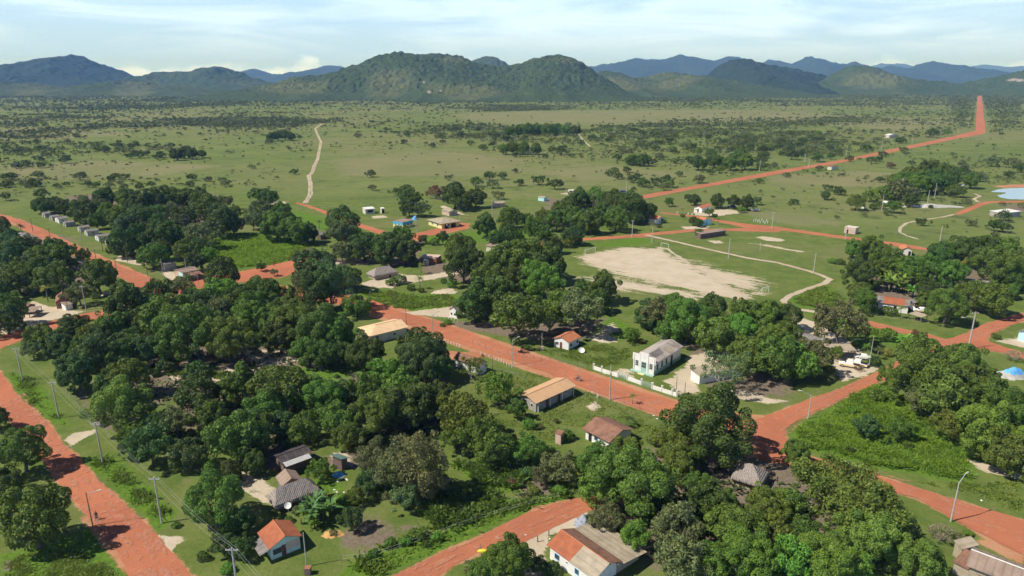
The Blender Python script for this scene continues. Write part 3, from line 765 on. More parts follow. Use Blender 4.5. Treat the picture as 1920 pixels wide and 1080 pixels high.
def crown_mesh(name, seed, n, leaf, nb=46, br=(.20, .34), flat=1.0, low=-.45, spread=1.0, jit=.55, mat=None, shell=(.80, 1.06), lumpy=.16, droop=0.0):
    """crown of unit radius centred on the origin, made of many leaf sprays gathered in uneven boughs"""
    r = rs(seed)
    C = []; B = []
    g = (1 + 5 ** .5) / 2
    a1, a2, a3 = r.rand(3) * 6.283
    for i in range(nb):
        if r.rand() < .10: continue
        z = low + (1 - low) * ((i + .5) / nb) ** .85
        ph = 2 * math.pi * i / g + r.rand() * .9
        rad = math.sqrt(max(0, 1 - z * z))
        b = r.uniform(*br)
        k = (1 - b * .72) * (1 + lumpy * r.normal() * .75) * (1 + .13 * math.sin(2 * ph + a1) + .10 * math.sin(3 * ph + a2) * (1 - z))
        if z < 0: rad *= 1 - .25 * z * z
        C.append((rad * math.cos(ph) * k * spread, rad * math.sin(ph) * k * spread, z * k * flat)); B.append(b)
    for i in range(nb // 3):      # inner boughs
        d = r.normal(size=3); d /= np.linalg.norm(d); k = r.uniform(.2, .6)
        C.append((d[0] * k, d[1] * k, d[2] * k * flat)); B.append(br[1] * 1.1)
    nout = len(C) - nb // 3
    C = np.array(C); B = np.array(B)
    pr = B ** 2; pr[nout:] *= .35; pr /= pr.sum()
    idx = r.choice(len(B), n, p=pr)
    d = r.normal(size=(n, 3)); d /= np.linalg.norm(d, axis=1, keepdims=True)
    out = C[idx] / np.maximum(np.linalg.norm(C[idx], axis=1, keepdims=True), .05)
    d = d + out * .35; d[:, 2] += .12; d /= np.linalg.norm(d, axis=1, keepdims=True)
    k = r.uniform(shell[0], shell[1], n)
    P = C[idx] + d * (B[idx] * k)[:, None] * np.array([1, 1, .92])
    # drop leaves buried inside another bough
    keep = np.ones(n, bool)
    for j in range(len(B)):
        dd = ((P - C[j]) ** 2).sum(1)
        keep &= ~((dd < (B[j] * .78) ** 2) & (idx != j))
    P = P[keep]; d = d[keep]; idx = idx[keep]
    if droop: P[:, 2] -= droop * (np.hypot(P[:, 0], P[:, 1])) ** 3
    Nn = d + r.normal(size=d.shape) * jit
    V = leaf_quads(P, Nn, leaf, r)
    bt = r.rand(len(B))
    vary = np.clip(.55 * r.rand(len(P)) + .45 * bt[idx], 0, 1)
    return quad_mesh(name, V, mat or LEAF, vary)

def trunk_mesh(name, seed, h, rad, limbs=5, reach=.6, top=.95, mat=None, fork=.45):
    """tapered trunk with limbs for a unit crown whose centre is at height h"""
    r = rs(seed); m = MB()
    bend = r.normal(size=2) * .06
    tp = (bend[0], bend[1], h * fork)
    m.tube([(0, 0, -.05), (bend[0] * .4, bend[1] * .4, h * fork * .5), tp], [rad * 1.35, rad, rad * .85], 7)
    for i in range(limbs):
        a = 2 * math.pi * (i + r.rand() * .6) / limbs
        e = reach * r.uniform(.7, 1.1)
        p1 = (tp[0] + math.cos(a) * e * .4, tp[1] + math.sin(a) * e * .4, h * (fork + .25))
        p2 = (tp[0] + math.cos(a) * e, tp[1] + math.sin(a) * e, h * top * r.uniform(.9, 1.15))
        m.tube([tp, p1, p2], [rad * .62, rad * .42, rad * .14], 5)
    me = m.mesh(name, sm=True); me.materials.append(mat or BARK)
    return me

# (crown mesh, trunk mesh, crown centre height in radii)
KINDS = {}
KINDS['M'] = [(crown_mesh('mango_crown', 10 + i, 15000, .046, nb=44 + 6 * i, flat=.86, low=-.72, br=(.15, .34), lumpy=.24), trunk_mesh('mango_trunk', 30 + i, .95, .075), .98) for i in range(6)]
KINDS['Q'] = [(crown_mesh('mango_crown', 17 + i, 30000, .030, nb=70, br=(.11, .28), flat=.85, low=-.72, lumpy=.26), trunk_mesh('mango_trunk', 36 + i, .95, .07), .98) for i in range(3)]
KINDS['A'] = [(crown_mesh('airy_crown', 40 + i, 8500, .048, nb=40, br=(.15, .30), flat=.85, low=-.6, jit=.9, shell=(.6, 1.18), lumpy=.3), trunk_mesh('airy_trunk', 50 + i, 1.05, .055, 6), 1.05) for i in range(4)]
KINDS['S'] = [(crown_mesh('spreading_crown', 60 + i, 26000, .026, nb=75, br=(.10, .22), flat=.42, low=-.25, jit=.9, shell=(.45, 1.25), lumpy=.3), trunk_mesh('spreading_trunk', 65 + i, .72, .05, 9, .8, .9), .72) for i in range(2)]
KINDS['T'] = [(crown_mesh('thin_crown', 160 + i, 5200, .034, nb=34, br=(.12, .24), flat=.6, low=-.2, jit=.9, shell=(.3, 1.2), lumpy=.35), trunk_mesh('thin_trunk', 165 + i, .95, .05, 8, .75, .95, PALEBARK, .35), .95) for i in range(2)]
KINDS['E'] = [(crown_mesh('tall_crown', 70 + i, 15000, .040, nb=60, br=(.17, .30), flat=1.3, low=-.9, jit=.8, shell=(.6, 1.15), lumpy=.25), trunk_mesh('tall_trunk', 75 + i, 1.5, .06), 1.45) for i in range(2)]
KINDS['B'] = [(crown_mesh('bush_foliage', 80 + i, 2200, .085, nb=18, br=(.28, .42), flat=.75, low=-.2, jit=.8, shell=(.65, 1.15)), trunk_mesh('bush_stems', 85 + i, .5, .05, 5, .5, .9), .45) for i in range(3)]
KINDS['D'] = [(crown_mesh('dry_foliage', 90 + i, 2600, .045, nb=26, br=(.2, .34), flat=.7, low=-.3, jit=1.2, shell=(.2, 1.2), mat=LEAFW), trunk_mesh('dry_stems', 95 + i, .6, .05, 9, .8, 1.1, PALEBARK), .6) for i in range(2)]

def palm_meshes(seed, nf=22, L=1.0, droop=.75, wid=.16):
    r = rs(seed); V = []; vary = []
    for i in range(nf):
        a = 2 * math.pi * i / nf * 2.39 + r.rand() * .3
        el = r.uniform(-.2, 1.15)
        p = np.array([0, 0, 0.0]); seg = 12
        d = np.array([math.cos(a) * math.cos(el), math.sin(a) * math.cos(el), math.sin(el)])
        side = np.array([-math.sin(a), math.cos(a), 0])
        ll = L * r.uniform(.8, 1.1)
        for k in range(seg):
            q = p + d * ll / seg
            ww = wid * math.sin(math.pi * min(1, (k + 1.2) / (seg + .6))) * 1.1
            for s in (-1, 1):
                for j in (0, 1):
                    b = p + (q - p) * (j * .5 + .05); c = p + (q - p) * (j * .5 + .35)
                    tip = b + side * s * ww + d * ll * .05 + np.array([0, 0, -.05 - .04 * r.rand()])
                    V.append([b, c, tip + d * .012, tip]); vary.append(.3 + .7 * r.rand())
            p = q; d = d + np.array([0, 0, -droop * 1.7 / seg]); d /= np.linalg.norm(d)
    return quad_mesh('palm_fronds', np.array(V), LEAF, np.array(vary))

def fan_mesh(seed):
    r = rs(seed); V = []; vary = []
    for i in range(26):
        a = i * 2.4; el = r.uniform(-.3, 1.3); d = np.array([math.cos(a) * math.cos(el), math.sin(a) * math.cos(el), math.sin(el)])
        side = np.array([-math.sin(a), math.cos(a), 0]); up = np.cross(d, side)
        c = d * .55
        for k in range(9):
            t = (k - 4) * .33
            v = d * math.cos(t) + side * math.sin(t)
            w2 = np.cross(v, up) * .035
            V.append([c - w2 * .3, c + w2 * .3, c + v * .42 + w2, c + v * .42 - w2]); vary.append(r.rand())
    return quad_mesh('fan_fronds', np.array(V), LEAF, np.array(vary))

def banana_mesh(seed):
    r = rs(seed); V = []; vary = []
    for s in range(6):
        ox, oy = r.normal(size=2) * .42; oz = r.uniform(.1, .45)
        for i in range(8):
            a = i * 2.4 + r.rand(); el = r.uniform(.5, 1.25)
            d = np.array([math.cos(a) * math.cos(el), math.sin(a) * math.cos(el), math.sin(el)]); side = np.array([-math.sin(a), math.cos(a), 0])
            p = np.array([ox, oy, oz]); pv = .02
            for k in range(6):
                q = p + d * .18; nv = .13 * math.sin(math.pi * (k + 1) / 6.6)
                V.append([p - side * pv, p + side * pv, q + side * nv, q - side * nv]); vary.append(.45 + .65 * r.rand())
                p = q; pv = nv; d = d + np.array([0, 0, -.2]); d /= np.linalg.norm(d)
    return quad_mesh('banana_leaves', np.array(V), LEAF, np.array(vary))

def stem_mesh(name, pts, rad, mat):
    m = MB(); m.tube(pts, rad, 7); me = m.mesh(name, sm=True); me.materials.append(mat); return me
KINDS['P'] = [(palm_meshes(100 + i), stem_mesh('palm_trunk', [(0, 0, -1.9), (.06, .02, -.9), (0, 0, .02)], [.09, .06, .05], PALEBARK), 1.9) for i in range(2)]
KINDS['F'] = [(fan_mesh(110), stem_mesh('palm_trunk', [(0, 0, -.9), (0, 0, 0)], [.1, .07], BARK), .9)]
def banana_stems():
    m = MB(); r = rs(3)
    for s in range(6):
        ox, oy = r.normal(size=2) * .42; m.tube([(0, 0, -.62), (ox, oy, -.5), (ox, oy, .35)], [.07, .07, .05], 6)
    me = m.mesh('banana_stems', sm=True); me.materials.append(LEAF); return me
KINDS['N'] = [(banana_mesh(120 + i), banana_stems(), .6) for i in range(2)]

SV = [crown_mesh('savanna_crown', 200 + i, 900, .11, nb=14, br=(.28, .42), flat=.62, low=-.3, jit=.8, shell=(.6, 1.2), lumpy=.35) for i in range(4)]
SVT = trunk_mesh('savanna_trunk', 210, .7, .06, 4, .5)
KINDS['V'] = [(m_, SVT, .72) for m_ in SV]
TONES = {0: (.064, .104, .025), 1: (.088, .146, .028), 2: (.108, .205, .034), 3: (.112, .165, .034), 4: (.118, .148, .066), 5: (.066, .116, .040), 6: (.135, .098, .060), 7: (.20, .19, .15), 8: (.20, .19, .05)}
TW = {0: 'dark green', 1: 'green', 2: 'bright green', 3: 'yellowish green', 4: 'grey-green', 5: 'bluish green', 6: 'reddish brown', 7: 'grey leafless', 8: 'yellow-leaved'}
KN = {'M': ('mango_tree', 'mango tree', 'tree', 'crown'), 'Q': ('mango_tree', 'mango tree', 'tree', 'crown'), 'A': ('broadleaf_tree', 'loose-crowned tree', 'tree', 'crown'), 'S': ('spreading_tree', 'wide flat-topped tree', 'tree', 'crown'),
      'V': ('savanna_tree', 'savanna tree', 'tree', 'crown'), 'T': ('thin_tree', 'see-through thin-leaved tree', 'tree', 'crown'), 'E': ('tall_tree', 'tall upright tree', 'tree', 'crown'), 'B': ('bush', 'bush', 'bush', 'foliage'), 'D': ('dry_bush', 'bush', 'bush', 'foliage'),
      'P': ('coconut_palm', 'feathery palm', 'palm', 'fronds'), 'F': ('fan_palm', 'fan palm', 'palm', 'fronds'), 'N': ('banana_clump', 'banana clump', 'banana plant', 'leaves')}

# landmarks used to say where a plant stands (photo pixels of each)
LM = {'the orange-roofed green house': (525, 1015), 'the long thatched house at the bottom': (550, 925), 'the dark-roofed sheds': (555, 855), 'the red and beige roofed house': (1112, 1040),
      'the brown-tiled house': (1142, 808), 'the tan-roofed longhouse': (1035, 742), 'the cream-roofed building': (712, 618), 'the small white orange-roofed house': (1065, 640),
      'the white church': (1237, 672), 'the green-gated white wall': (1190, 718), 'the grey shingle-roofed row': (1545, 636), 'the two parked striped trucks': (1600, 682), 'the orange-strip-roofed house': (1675, 566),
      'the grey roof under the mangoes': (1840, 529), 'the house at the red side road end': (1712, 467), 'the pale cubic house': (1597, 431), 'the white shed near the pond': (1868, 396),
      'the pond': (1890, 362), 'the brown barrack by the field': (1330, 436), 'the blue and white cottage': (1314, 413), 'the long house with half orange roof': (1322, 390), 'the white cottage with orange roof': (1229, 409),
      'the blue and yellow building': (752, 418), 'the big tan hipped roof': (830, 412), 'the white flat-roofed store': (690, 393), 'the pale hut by the tree': (933, 381), 'the thatched house in the sandy yard': (715, 508),
      'the football pitch': (1240, 510), 'the row of grey-roofed houses': (150, 430), 'the white-roofed porch house': (268, 478), 'the pink and cyan shop': (355, 510), 'the brick house with white annex': (112, 568),
      'the open shed in the sandy yard': (55, 580), 'the bright green meadow': (490, 470), 'the blue tarp heap': (1897, 702), 'the tall grass field': (1640, 850), 'the red road crossing': (1790, 640),
      'the bend in the red road': (1445, 810), 'the thatched hut by the bend': (1415, 890), 'the grey shed roof at the corner': (1860, 1050), 'the rider on the left road': (182, 970), 'the left red road': (60, 830), 'the plank-fenced glade': (390, 705),
      'the grassy glade': (620, 700), 'the white track': (585, 340), 'the long straight red road': (1500, 318), 'the lamp by the central road': (962, 660), 'the white gable by the sand': (850, 585),
      'the wooden outhouse': (1048, 820), 'the lower red road': (900, 1030), 'the distant grove': (1350, 300), 'the palm in the yard': (785, 523), 'the dug brown garden': (700, 1005), 'the street light on the right road': (1785, 950)}
ORD = ['nearest', 'second nearest', 'third nearest', 'fourth nearest', 'fifth nearest', 'sixth nearest', 'seventh nearest', 'eighth nearest', 'ninth nearest', 'tenth nearest', 'eleventh nearest', 'twelfth nearest',
       'thirteenth nearest', 'fourteenth nearest', 'fifteenth nearest', 'sixteenth nearest', 'seventeenth nearest', 'eighteenth nearest', 'nineteenth nearest', 'twentieth nearest']
TENS = {2: 'twenty', 3: 'thirty', 4: 'forty', 5: 'fifty', 6: 'sixty', 7: 'seventy', 8: 'eighty', 9: 'ninety'}
ONES = ['first', 'second', 'third', 'fourth', 'fifth', 'sixth', 'seventh', 'eighth', 'ninth']
def ordw(i):
    if i < len(ORD): return ORD[i]
    t, o = divmod(i + 1, 10)
    if o == 0: return TENS[min(t, 9)][:-1] + 'ieth nearest'
    return TENS[min(t, 9)] + '-' + ONES[o - 1] + ' nearest'

PLANTS = []
def plant(px, py, rpx, kind, tone, hs=1.0, pos=None, r=None):
    mi = KINDS[kind]; cm, tm, zc = mi[rnd.randrange(len(mi))]
    if pos is None:
        z = 4.0
        for _ in range(6):
            p = G(px, py, z); rr = rpx * depth(p) / FPX; z = zc * rr * hs
        r = rr
    else: p = Vector(pos)
    nm, word, cat, part = KN[kind]
    o = empty(nm, (p.x, p.y, 0), rnd.uniform(0, 6.28))
    c = link(part, cm, parent=o); c.location = (0, 0, zc * r * hs)
    s = r * rnd.uniform(.88, .97)
    c.scale = (s, s * rnd.uniform(.9, 1.1), s * hs * rnd.uniform(.94, 1.06))
    tv = TONES[tone]; j = [rnd.uniform(.84, 1.18) for _ in range(2)]
    c.color = (tv[0] * (.5 + .5 * j[1]) * 1.0, tv[1] * j[0] * 1.07, tv[2] * j[0] * .95, 1)
    t = link('trunk' if cat in ('tree', 'palm') else 'stems', tm, parent=o)
    t.scale = (s, s, s * hs)
    t.color = (.12, .16, .05, 1)
    if kind in 'PFN': t.location = (0, 0, zc * r * hs)
    PLANTS.append(dict(o=o, px=px, py=py, r=r, kind=kind, tone=tone, word=word, cat=cat))
    return o

def label_plants(lst, group_of):
    """each plant: look, size, nearest landmark, side of it, rank by distance"""
    bucket = {}
    for d in lst:
        best = min(LM.items(), key=lambda kv: (kv[1][0] - d['px']) ** 2 + ((kv[1][1] - d['py']) * 1.6) ** 2)
        dx = d['px'] - best[1][0]; dy = (d['py'] - best[1][1]) * 1.6
        side = ('beyond' if dy < 0 else 'this side of') if abs(dy) > abs(dx) * .6 else 'beside'
        d['dist'] = math.hypot(dx, dy)
        sz = 'small' if d['r'] < 3 else ('large' if d['r'] > 6.2 else 'mid-sized')
        if d['cat'] == 'bush': sz = 'low' if d['r'] < 1.6 else 'broad'
        key = (sz, TW[d['tone']], d['word'], side, best[0])
        bucket.setdefault(key, []).append(d)
    for k, v in bucket.items():
        v.sort(key=lambda d: d['dist'])
        for i, d in enumerate(v):
            s = f'{k[0]} {k[1]} {k[2]} {k[3]} {k[4]}'
            if len(v) > 1: s += f', {ordw(i)}'
            ws = s.split()
            if len(ws) > 16: s = ' '.join(s.replace(k[0] + ' ', '', 1).split()[:16])
            tag(d['o'], s, d['cat'], group_of(d))

# kind, then photo x, y, half width, tone
VP = '''
M 62 972 66 1|Q 40 842 50 3|M -8 785 24 0|M 0 905 30 0|B 150 1010 8 4
M 237 567 38 0|A 295 547 30 0|A 338 540 30 4|M 322 590 46 1|A 375 572 36 5|A 405 585 34 4|Q 350 628 56 1|Q 428 637 48 3|M 468 600 38 1|M 455 572 34 0|M 490 547 36 1|A 410 545 30 2|A 372 560 24 2
M 135 615 28 0|M 210 612 30 1|M 75 635 28 3|M 110 650 28 5|M 170 628 24 1|M 188 665 38 5|M 142 700 38 5|M 232 668 33 0|M 237 708 40 3|Q 228 760 54 3|A 100 660 20 5|M 165 665 30 1|M 205 720 30 0|A 60 655 18 4|M 150 655 26 0|M 185 640 26 5|M 250 640 28 0
B 310 688 20 5|B 368 695 22 5|B 290 700 12 1|B 345 706 9 1|M 370 742 42 0|M 448 727 40 1|A 281 835 42 5|A 328 793 32 4|M 444 822 54 1|M 355 850 34 5|M 300 800 28 0|A 250 815 24 2|A 240 840 18 5|M 395 785 36 1
Q 402 938 60 1|A 418 1022 24 5|B 426 1068 14 2|B 380 1045 12 0|B 330 985 9 1|M 470 808 46 0|M 525 728 54 1|A 530 798 30 5|M 500 770 42 1|Q 607 748 45 1|M 632 787 40 1|Q 707 772 48 3|M 766 765 46 0
Q 790 677 46 5|A 720 707 40 2|A 750 735 46 3|M 645 738 26 5|A 690 730 34 1|A 866 782 48 3|A 899 817 42 3|M 830 745 30 0|E 700 862 36 4|E 785 872 52 4|E 740 880 40 4|A 758 930 30 4|A 690 905 26 5|A 820 905 26 4
A 599 880 22 2|M 575 802 32 1|M 655 818 28 1|A 545 832 15 1|M 478 868 24 0|M 432 884 24 0|B 556 958 12 4|B 542 975 9 1|A 670 930 18 1|M 540 842 12 0|N 597 958 30 5|N 612 950 26 1|N 580 968 22 1|A 658 972 26 5|B 645 940 14 2|B 625 1000 8 4|N 590 985 12 1|A 451 1026 24 0|M 445 985 28 0|B 784 1003 18 3|B 760 1015 14 2|B 733 1018 13 1|B 700 1040 12 1|B 820 1008 12 2|B 800 1020 9 1
Q 955 1052 52 1|M 905 1068 24 1|B 1037 1068 18 5|A 1010 1062 20 5|A 933 728 34 2|A 970 767 20 1|B 992 797 14 2|A 926 838 38 3|A 992 842 32 1|B 1063 817 16 1|A 1048 878 36 4|A 1015 890 22 4|B 1003 870 10 2|B 1050 920 14 2|B 1000 920 12 8|B 960 905 10 6|A 855 820 30 1
B 1043 790 7 4|B 1010 800 9 4|B 930 715 7 1|B 1030 845 12 1
Q 1334 800 76 0|M 1258 830 38 3|A 1292 782 17 1|M 1118 868 40 1|M 1172 846 28 3|Q 1190 905 72 1|M 1272 868 38 3|M 1130 912 40 2|A 1140 972 34 4|A 1192 1006 33 2|M 1310 910 28 1|M 1362 944 26 1|M 1322 948 46 0|A 1270 995 52 4|M 1381 990 54 1|Q 1442 957 44 3|A 1275 1050 48 4|Q 1400 1045 55 2|A 1490 1055 50 2|A 1340 1050 40 1|M 1230 960 30 0
M 1493 852 27 1|S 1585 932 104 3|A 1478 938 32 3|Q 1545 1050 62 2|Q 1633 1008 62 3|Q 1722 1050 50 3|D 1763 1000 24 7|B 1800 1010 12 4|A 1450 1000 40 3|M 1590 1065 40 2|B 1815 1000 9 2|A 1680 985 26 4|A 1500 1000 36 0
M 1726 667 44 1|M 1801 674 38 3|Q 1728 708 58 1|A 1671 705 22 1|M 1822 720 40 1|M 1767 746 50 3|M 1868 742 40 1|M 1850 705 22 1|A 1785 798 32 3|B 1824 782 15 2|Q 1860 812 56 2|Q 1905 805 50 3|M 1884 850 42 3|A 1625 801 25 5|A 1690 803 24 1|B 1645 744 16 1|A 1735 752 34 4|B 1594 846 9 0|M 1920 770 26 1|M 1912 758 28 1|B 1600 770 12 2|B 1550 800 8 1
N 1700 643 16 2|A 1723 631 14 6|B 1661 630 20 2|B 1640 622 9 2|B 1867 632 8 1|D 1900 668 15 7|B 1840 680 9 1
Q 1290 600 48 1|M 1335 578 30 0|M 1255 620 24 1|M 1340 630 37 3|A 1395 585 30 1|M 1437 590 32 1|M 1390 612 28 2|M 1478 594 28 0|M 1475 630 28 1|M 1402 665 40 1|M 1447 630 26 3|M 1455 672 45 1|M 1492 680 36 2|A 1522 665 38 4|T 1357 697 46 4|A 1235 590 34 4|M 1265 575 28 1|M 1220 595 26 5
A 1577 605 46 4|A 1568 660 14 2|B 1604 647 8 1|P 1627 650 13 1|P 1648 655 11 4|B 1665 662 12 8|B 1640 680 14 5|B 1545 690 13 1|D 1610 690 9 6|D 1360 755 10 7|B 1375 745 8 4|B 1560 710 8 4
A 1184 628 15 2|N 1199 598 14 2|A 1222 585 26 5|B 1212 612 10 1|M 955 440 20 0|M 930 450 18 0|M 912 422 24 0
M 945 493 38 1|M 918 525 34 1|M 989 486 42 1|M 1027 500 36 0|Q 1012 527 40 2|M 917 560 42 0|M 888 573 36 0|A 971 590 52 3|A 1054 572 34 3|A 1090 582 48 4|M 1134 540 30 0|A 1093 540 20 1|M 1120 565 24 0|M 965 530 32 0|A 1030 595 34 3
M 861 468 30 1|Q 870 496 38 0|M 900 500 24 0|M 668 573 23 1|M 683 462 30 0|M 724 464 32 0|M 757 470 28 0|M 754 442 20 1|A 793 448 9 0|A 641 472 20 4|P 606 469 12 1|P 618 480 11 5|D 579 473 14 7|A 560 482 14 4|M 588 507 40 5|E 618 530 38 5|E 590 545 32 0|M 648 520 28 1|A 570 530 26 4|A 830 445 14 5|B 815 455 10 1|A 845 460 10 1
A 489 500 9 0|A 514 510 8 4|Q 560 605 46 1|M 535 585 34 1|Q 605 622 50 0|M 632 632 40 1|M 525 632 34 0|M 520 610 38 1|M 578 658 32 1|M 612 662 32 0|Q 686 664 42 0|M 790 655 42 0|M 740 700 32 2|M 822 690 30 0|T 884 690 26 1|B 870 745 12 0|M 640 665 26 0
P 790 497 9 3|P 787 522 11 3|B 750 525 14 4|B 735 530 12 2|B 700 545 9 1|B 770 540 9 1|B 790 545 7 1|B 780 494 7 2|B 845 535 9 2
B 840 605 8 2|B 830 610 6 1
M 470 582 34 1|M 500 570 26 1|M 535 558 24 1|M 415 610 28 0|M 270 600 30 0|M 280 575 26 1|M 265 660 30 5|M 290 640 26 0
M 195 372 20 0|M 157 395 26 0|M 236 372 22 1|M 262 382 26 0|M 297 376 26 0|M 327 373 25 1|M 350 370 20 1|M 370 374 24 0|M 236 389 18 2|A 320 391 15 4|M 382 393 28 1|M 262 408 28 0|M 227 408 22 1|M 239 428 25 5|M 300 424 24 0|M 315 443 28 0|P 280 430 12 5|A 373 440 30 4|M 417 416 32 0|M 437 420 22 0|M 227 456 28 0|M 286 481 25 1|M 303 470 20 0|M 373 468 22 0|A 392 480 18 2|M 345 470 22 1|M 365 490 20 5|M 417 515 32 0|M 345 410 26 0|M 200 400 20 1|M 180 415 16 1|A 85 388 14 0|M 75 385 16 0|M 100 385 16 0|M 120 388 16 0|P 250 405 10 1|A 190 385 16 4
M 275 455 22 0|M 340 445 22 1|A 290 400 20 1|B 395 455 10 2|B 220 472 12 1|B 250 478 8 4|M 258 435 18 1
A 484 366 20 0|M 502 370 17 0|A 423 378 15 4|A 487 392 20 4|A 528 392 18 1|A 475 413 18 4|M 516 425 30 1|M 533 410 22 0|Q 553 434 27 1|M 575 437 20 0|F 462 398 8 1|A 400 378 12 4|M 642 418 32 0|A 637 438 26 4|B 440 395 12 1|P 598 415 8 0|A 662 440 18 1|A 670 480 14 1
M 21 454 22 5|M 38 468 24 0|M 60 460 18 4|M 98 470 26 1|A 128 470 16 1|M 110 485 26 1|M 72 484 28 1|M 20 480 28 5|M 33 522 32 1|M 70 515 32 0|Q 101 522 36 1|M 184 518 36 1|A 148 549 24 4|A 154 478 15 0|P 168 494 11 1|M 12 582 34 1|M 12 602 28 0|P 38 424 12 0|M 3 422 16 0|M 10 440 18 0|A 130 495 14 1|P 85 540 14 8|B 180 555 10 1|M 50 500 22 0|M 5 545 22 0|B 160 598 9 6
M 1631 466 24 1|M 1607 468 18 1|M 1662 484 27 1|M 1683 500 18 3|Q 1613 513 30 0|M 1612 548 20 3|M 1624 564 24 1|N 1655 522 20 1|N 1672 535 20 2|N 1690 528 18 1|M 1714 510 28 1|M 1741 504 28 1|M 1758 490 25 0|M 1770 474 26 0|M 1809 471 29 0|P 1803 492 11 8|M 1844 469 30 0|M 1880 472 28 1|Q 1871 503 36 1|M 1906 492 26 3|M 1785 515 28 1|N 1714 549 15 2|N 1690 540 13 2|M 1740 543 22 0|N 1770 545 13 5|Q 1776 573 37 1|M 1830 552 32 1|M 1862 561 34 1|P 1690 578 11 3|B 1667 585 14 1|B 1643 585 10 1|M 1900 530 20 0|A 1640 500 18 1|N 1640 535 12 2|M 1735 565 16 1|B 1575 492 9 1|B 1560 490 9 2|M 1895 545 16 1
M 1717 331 20 1|M 1742 323 22 0|M 1767 328 22 1|A 1680 337 17 1|M 1695 339 18 1|M 1750 339 25 0|M 1723 343 22 1|M 1781 337 18 0|A 1687 357 27 4|M 1708 375 14 0|M 1793 357 13 1|M 1822 338 16 1|A 1840 332 12 4|A 1635 366 18 3|A 1655 362 16 1|B 1637 388 9 1|A 1676 386 13 1|A 1866 422 12 0|A 1800 322 8 1|M 1548 366 9 0|B 1745 388 5 0|A 1605 378 16 3
M 1085 380 28 0|M 1118 376 26 1|M 1150 381 27 0|M 1183 388 30 0|M 1207 394 22 0|M 1155 411 24 1|M 1108 417 24 1|M 1078 410 26 1|M 1042 413 22 1|A 998 428 24 1|P 1004 448 14 1|M 1042 460 17 0|A 1074 440 20 5|M 956 408 22 1|M 1020 408 16 1|P 1062 437 10 5|M 1130 398 22 0|M 1060 392 22 1|A 1020 440 18 1|B 1065 458 14 1|B 1030 462 12 1|B 1085 455 9 1|P 1015 455 10 8|M 985 412 14 1|A 1010 425 16 4|M 1195 408 14 0|B 975 445 10 1
M 852 366 26 0|M 892 371 20 0|A 817 360 17 6|A 765 356 15 1|M 760 371 15 1|M 767 389 18 0|A 790 390 16 4|A 935 366 11 4|A 892 341 13 1|A 840 333 7 4|A 917 329 13 0|A 942 330 9 0|A 695 326 9 0|A 698 352 8 4|A 780 372 14 1|M 870 378 18 0|A 745 360 11 1|A 925 345 12 4|A 1010 338 12 0|A 1040 345 14 0|A 975 342 9 0
A 1290 370 9 0|M 1302 374 12 0|M 1345 377 14 0|M 1402 380 15 0|A 1375 378 13 0|A 1420 375 9 4|A 1255 378 9 1|M 1310 417 9 0|F 1415 390 7 1|A 1330 398 8 1|B 1390 395 9 1|M 1300 414 9 0|P 1222 419 8 4|P 1347 410 6 3|A 1310 436 8 1|B 1240 415 7 1|B 1280 405 5 1|A 1340 405 6 0|P 1337 395 6 1|P 1280 392 5 3|B 1235 424 6 4
M 1187 299 11 0|M 1207 300 12 0|A 1178 302 9 1|A 1225 303 7 0|M 1310 305 14 0|M 1340 302 14 1|M 1370 305 15 1|M 1398 303 16 3|A 1425 303 12 0|A 1335 287 12 0|A 1290 298 8 0|M 1388 290 12 1|A 1308 284 10 1|A 1433 290 9 0
M 944 280 10 1|M 962 277 12 1|M 982 278 12 1|M 1005 279 11 1|A 975 288 8 0|A 1035 281 9 0|A 1053 283 9 0|A 990 288 8 4
M 955 247 10 1|M 972 245 12 1|M 990 242 12 1|M 1008 241 12 1|M 1026 243 12 1|M 1044 241 11 1|M 1062 243 11 3|M 1080 245 10 0
M 510 256 9 0|M 522 254 9 0|M 534 253 10 0|M 546 256 8 0|A 562 257 5 0|M 330 290 11 0|M 345 286 11 0|M 360 288 11 0|M 378 288 8 0|A 300 290 8 0|A 260 290 9 0|A 243 292 8 0
A 1230 340 11 0|A 1255 343 12 0|A 1245 350 10 4|A 1205 342 12 0|A 1185 335 10 0|A 1310 335 12 4|A 1275 326 7 0|A 1332 322 8 0|A 1160 330 8 0|A 1175 318 8 0|A 1140 325 7 0
A 1533 295 12 0|A 1557 293 8 0|A 1593 297 8 0|A 1485 290 13 0|A 1625 277 9 0|A 1635 300 9 0|A 1648 298 7 0|A 1670 310 8 6|A 1690 263 9 0|A 1750 250 11 0|A 1778 248 8 1|A 1860 303 13 4|A 1900 305 14 4|A 1915 315 12 0|F 1864 274 7 1
A 10 368 11 0|A 50 345 9 4|A 125 345 7 0|A 165 345 9 0|A 180 347 8 0|A 205 347 9 4|A 232 350 8 4|A 262 350 9 0|A 285 345 8 0|A 70 345 8 0|A 15 345 9 0|A 215 330 9 0|A 155 327 8 0'''
for _l in VP.replace('\n', '|').split('|'):
    _l = _l.strip()
    if _l:
        k, x, y, r_, tn = _l.split()
        if k == 'A' and float(y) < 372: k = 'V'
        plant(float(x), float(y), float(r_), k, int(tn))
print('plants', len(PLANTS), {k: sum(p['kind'] == k for p in PLANTS) for k in KINDS})

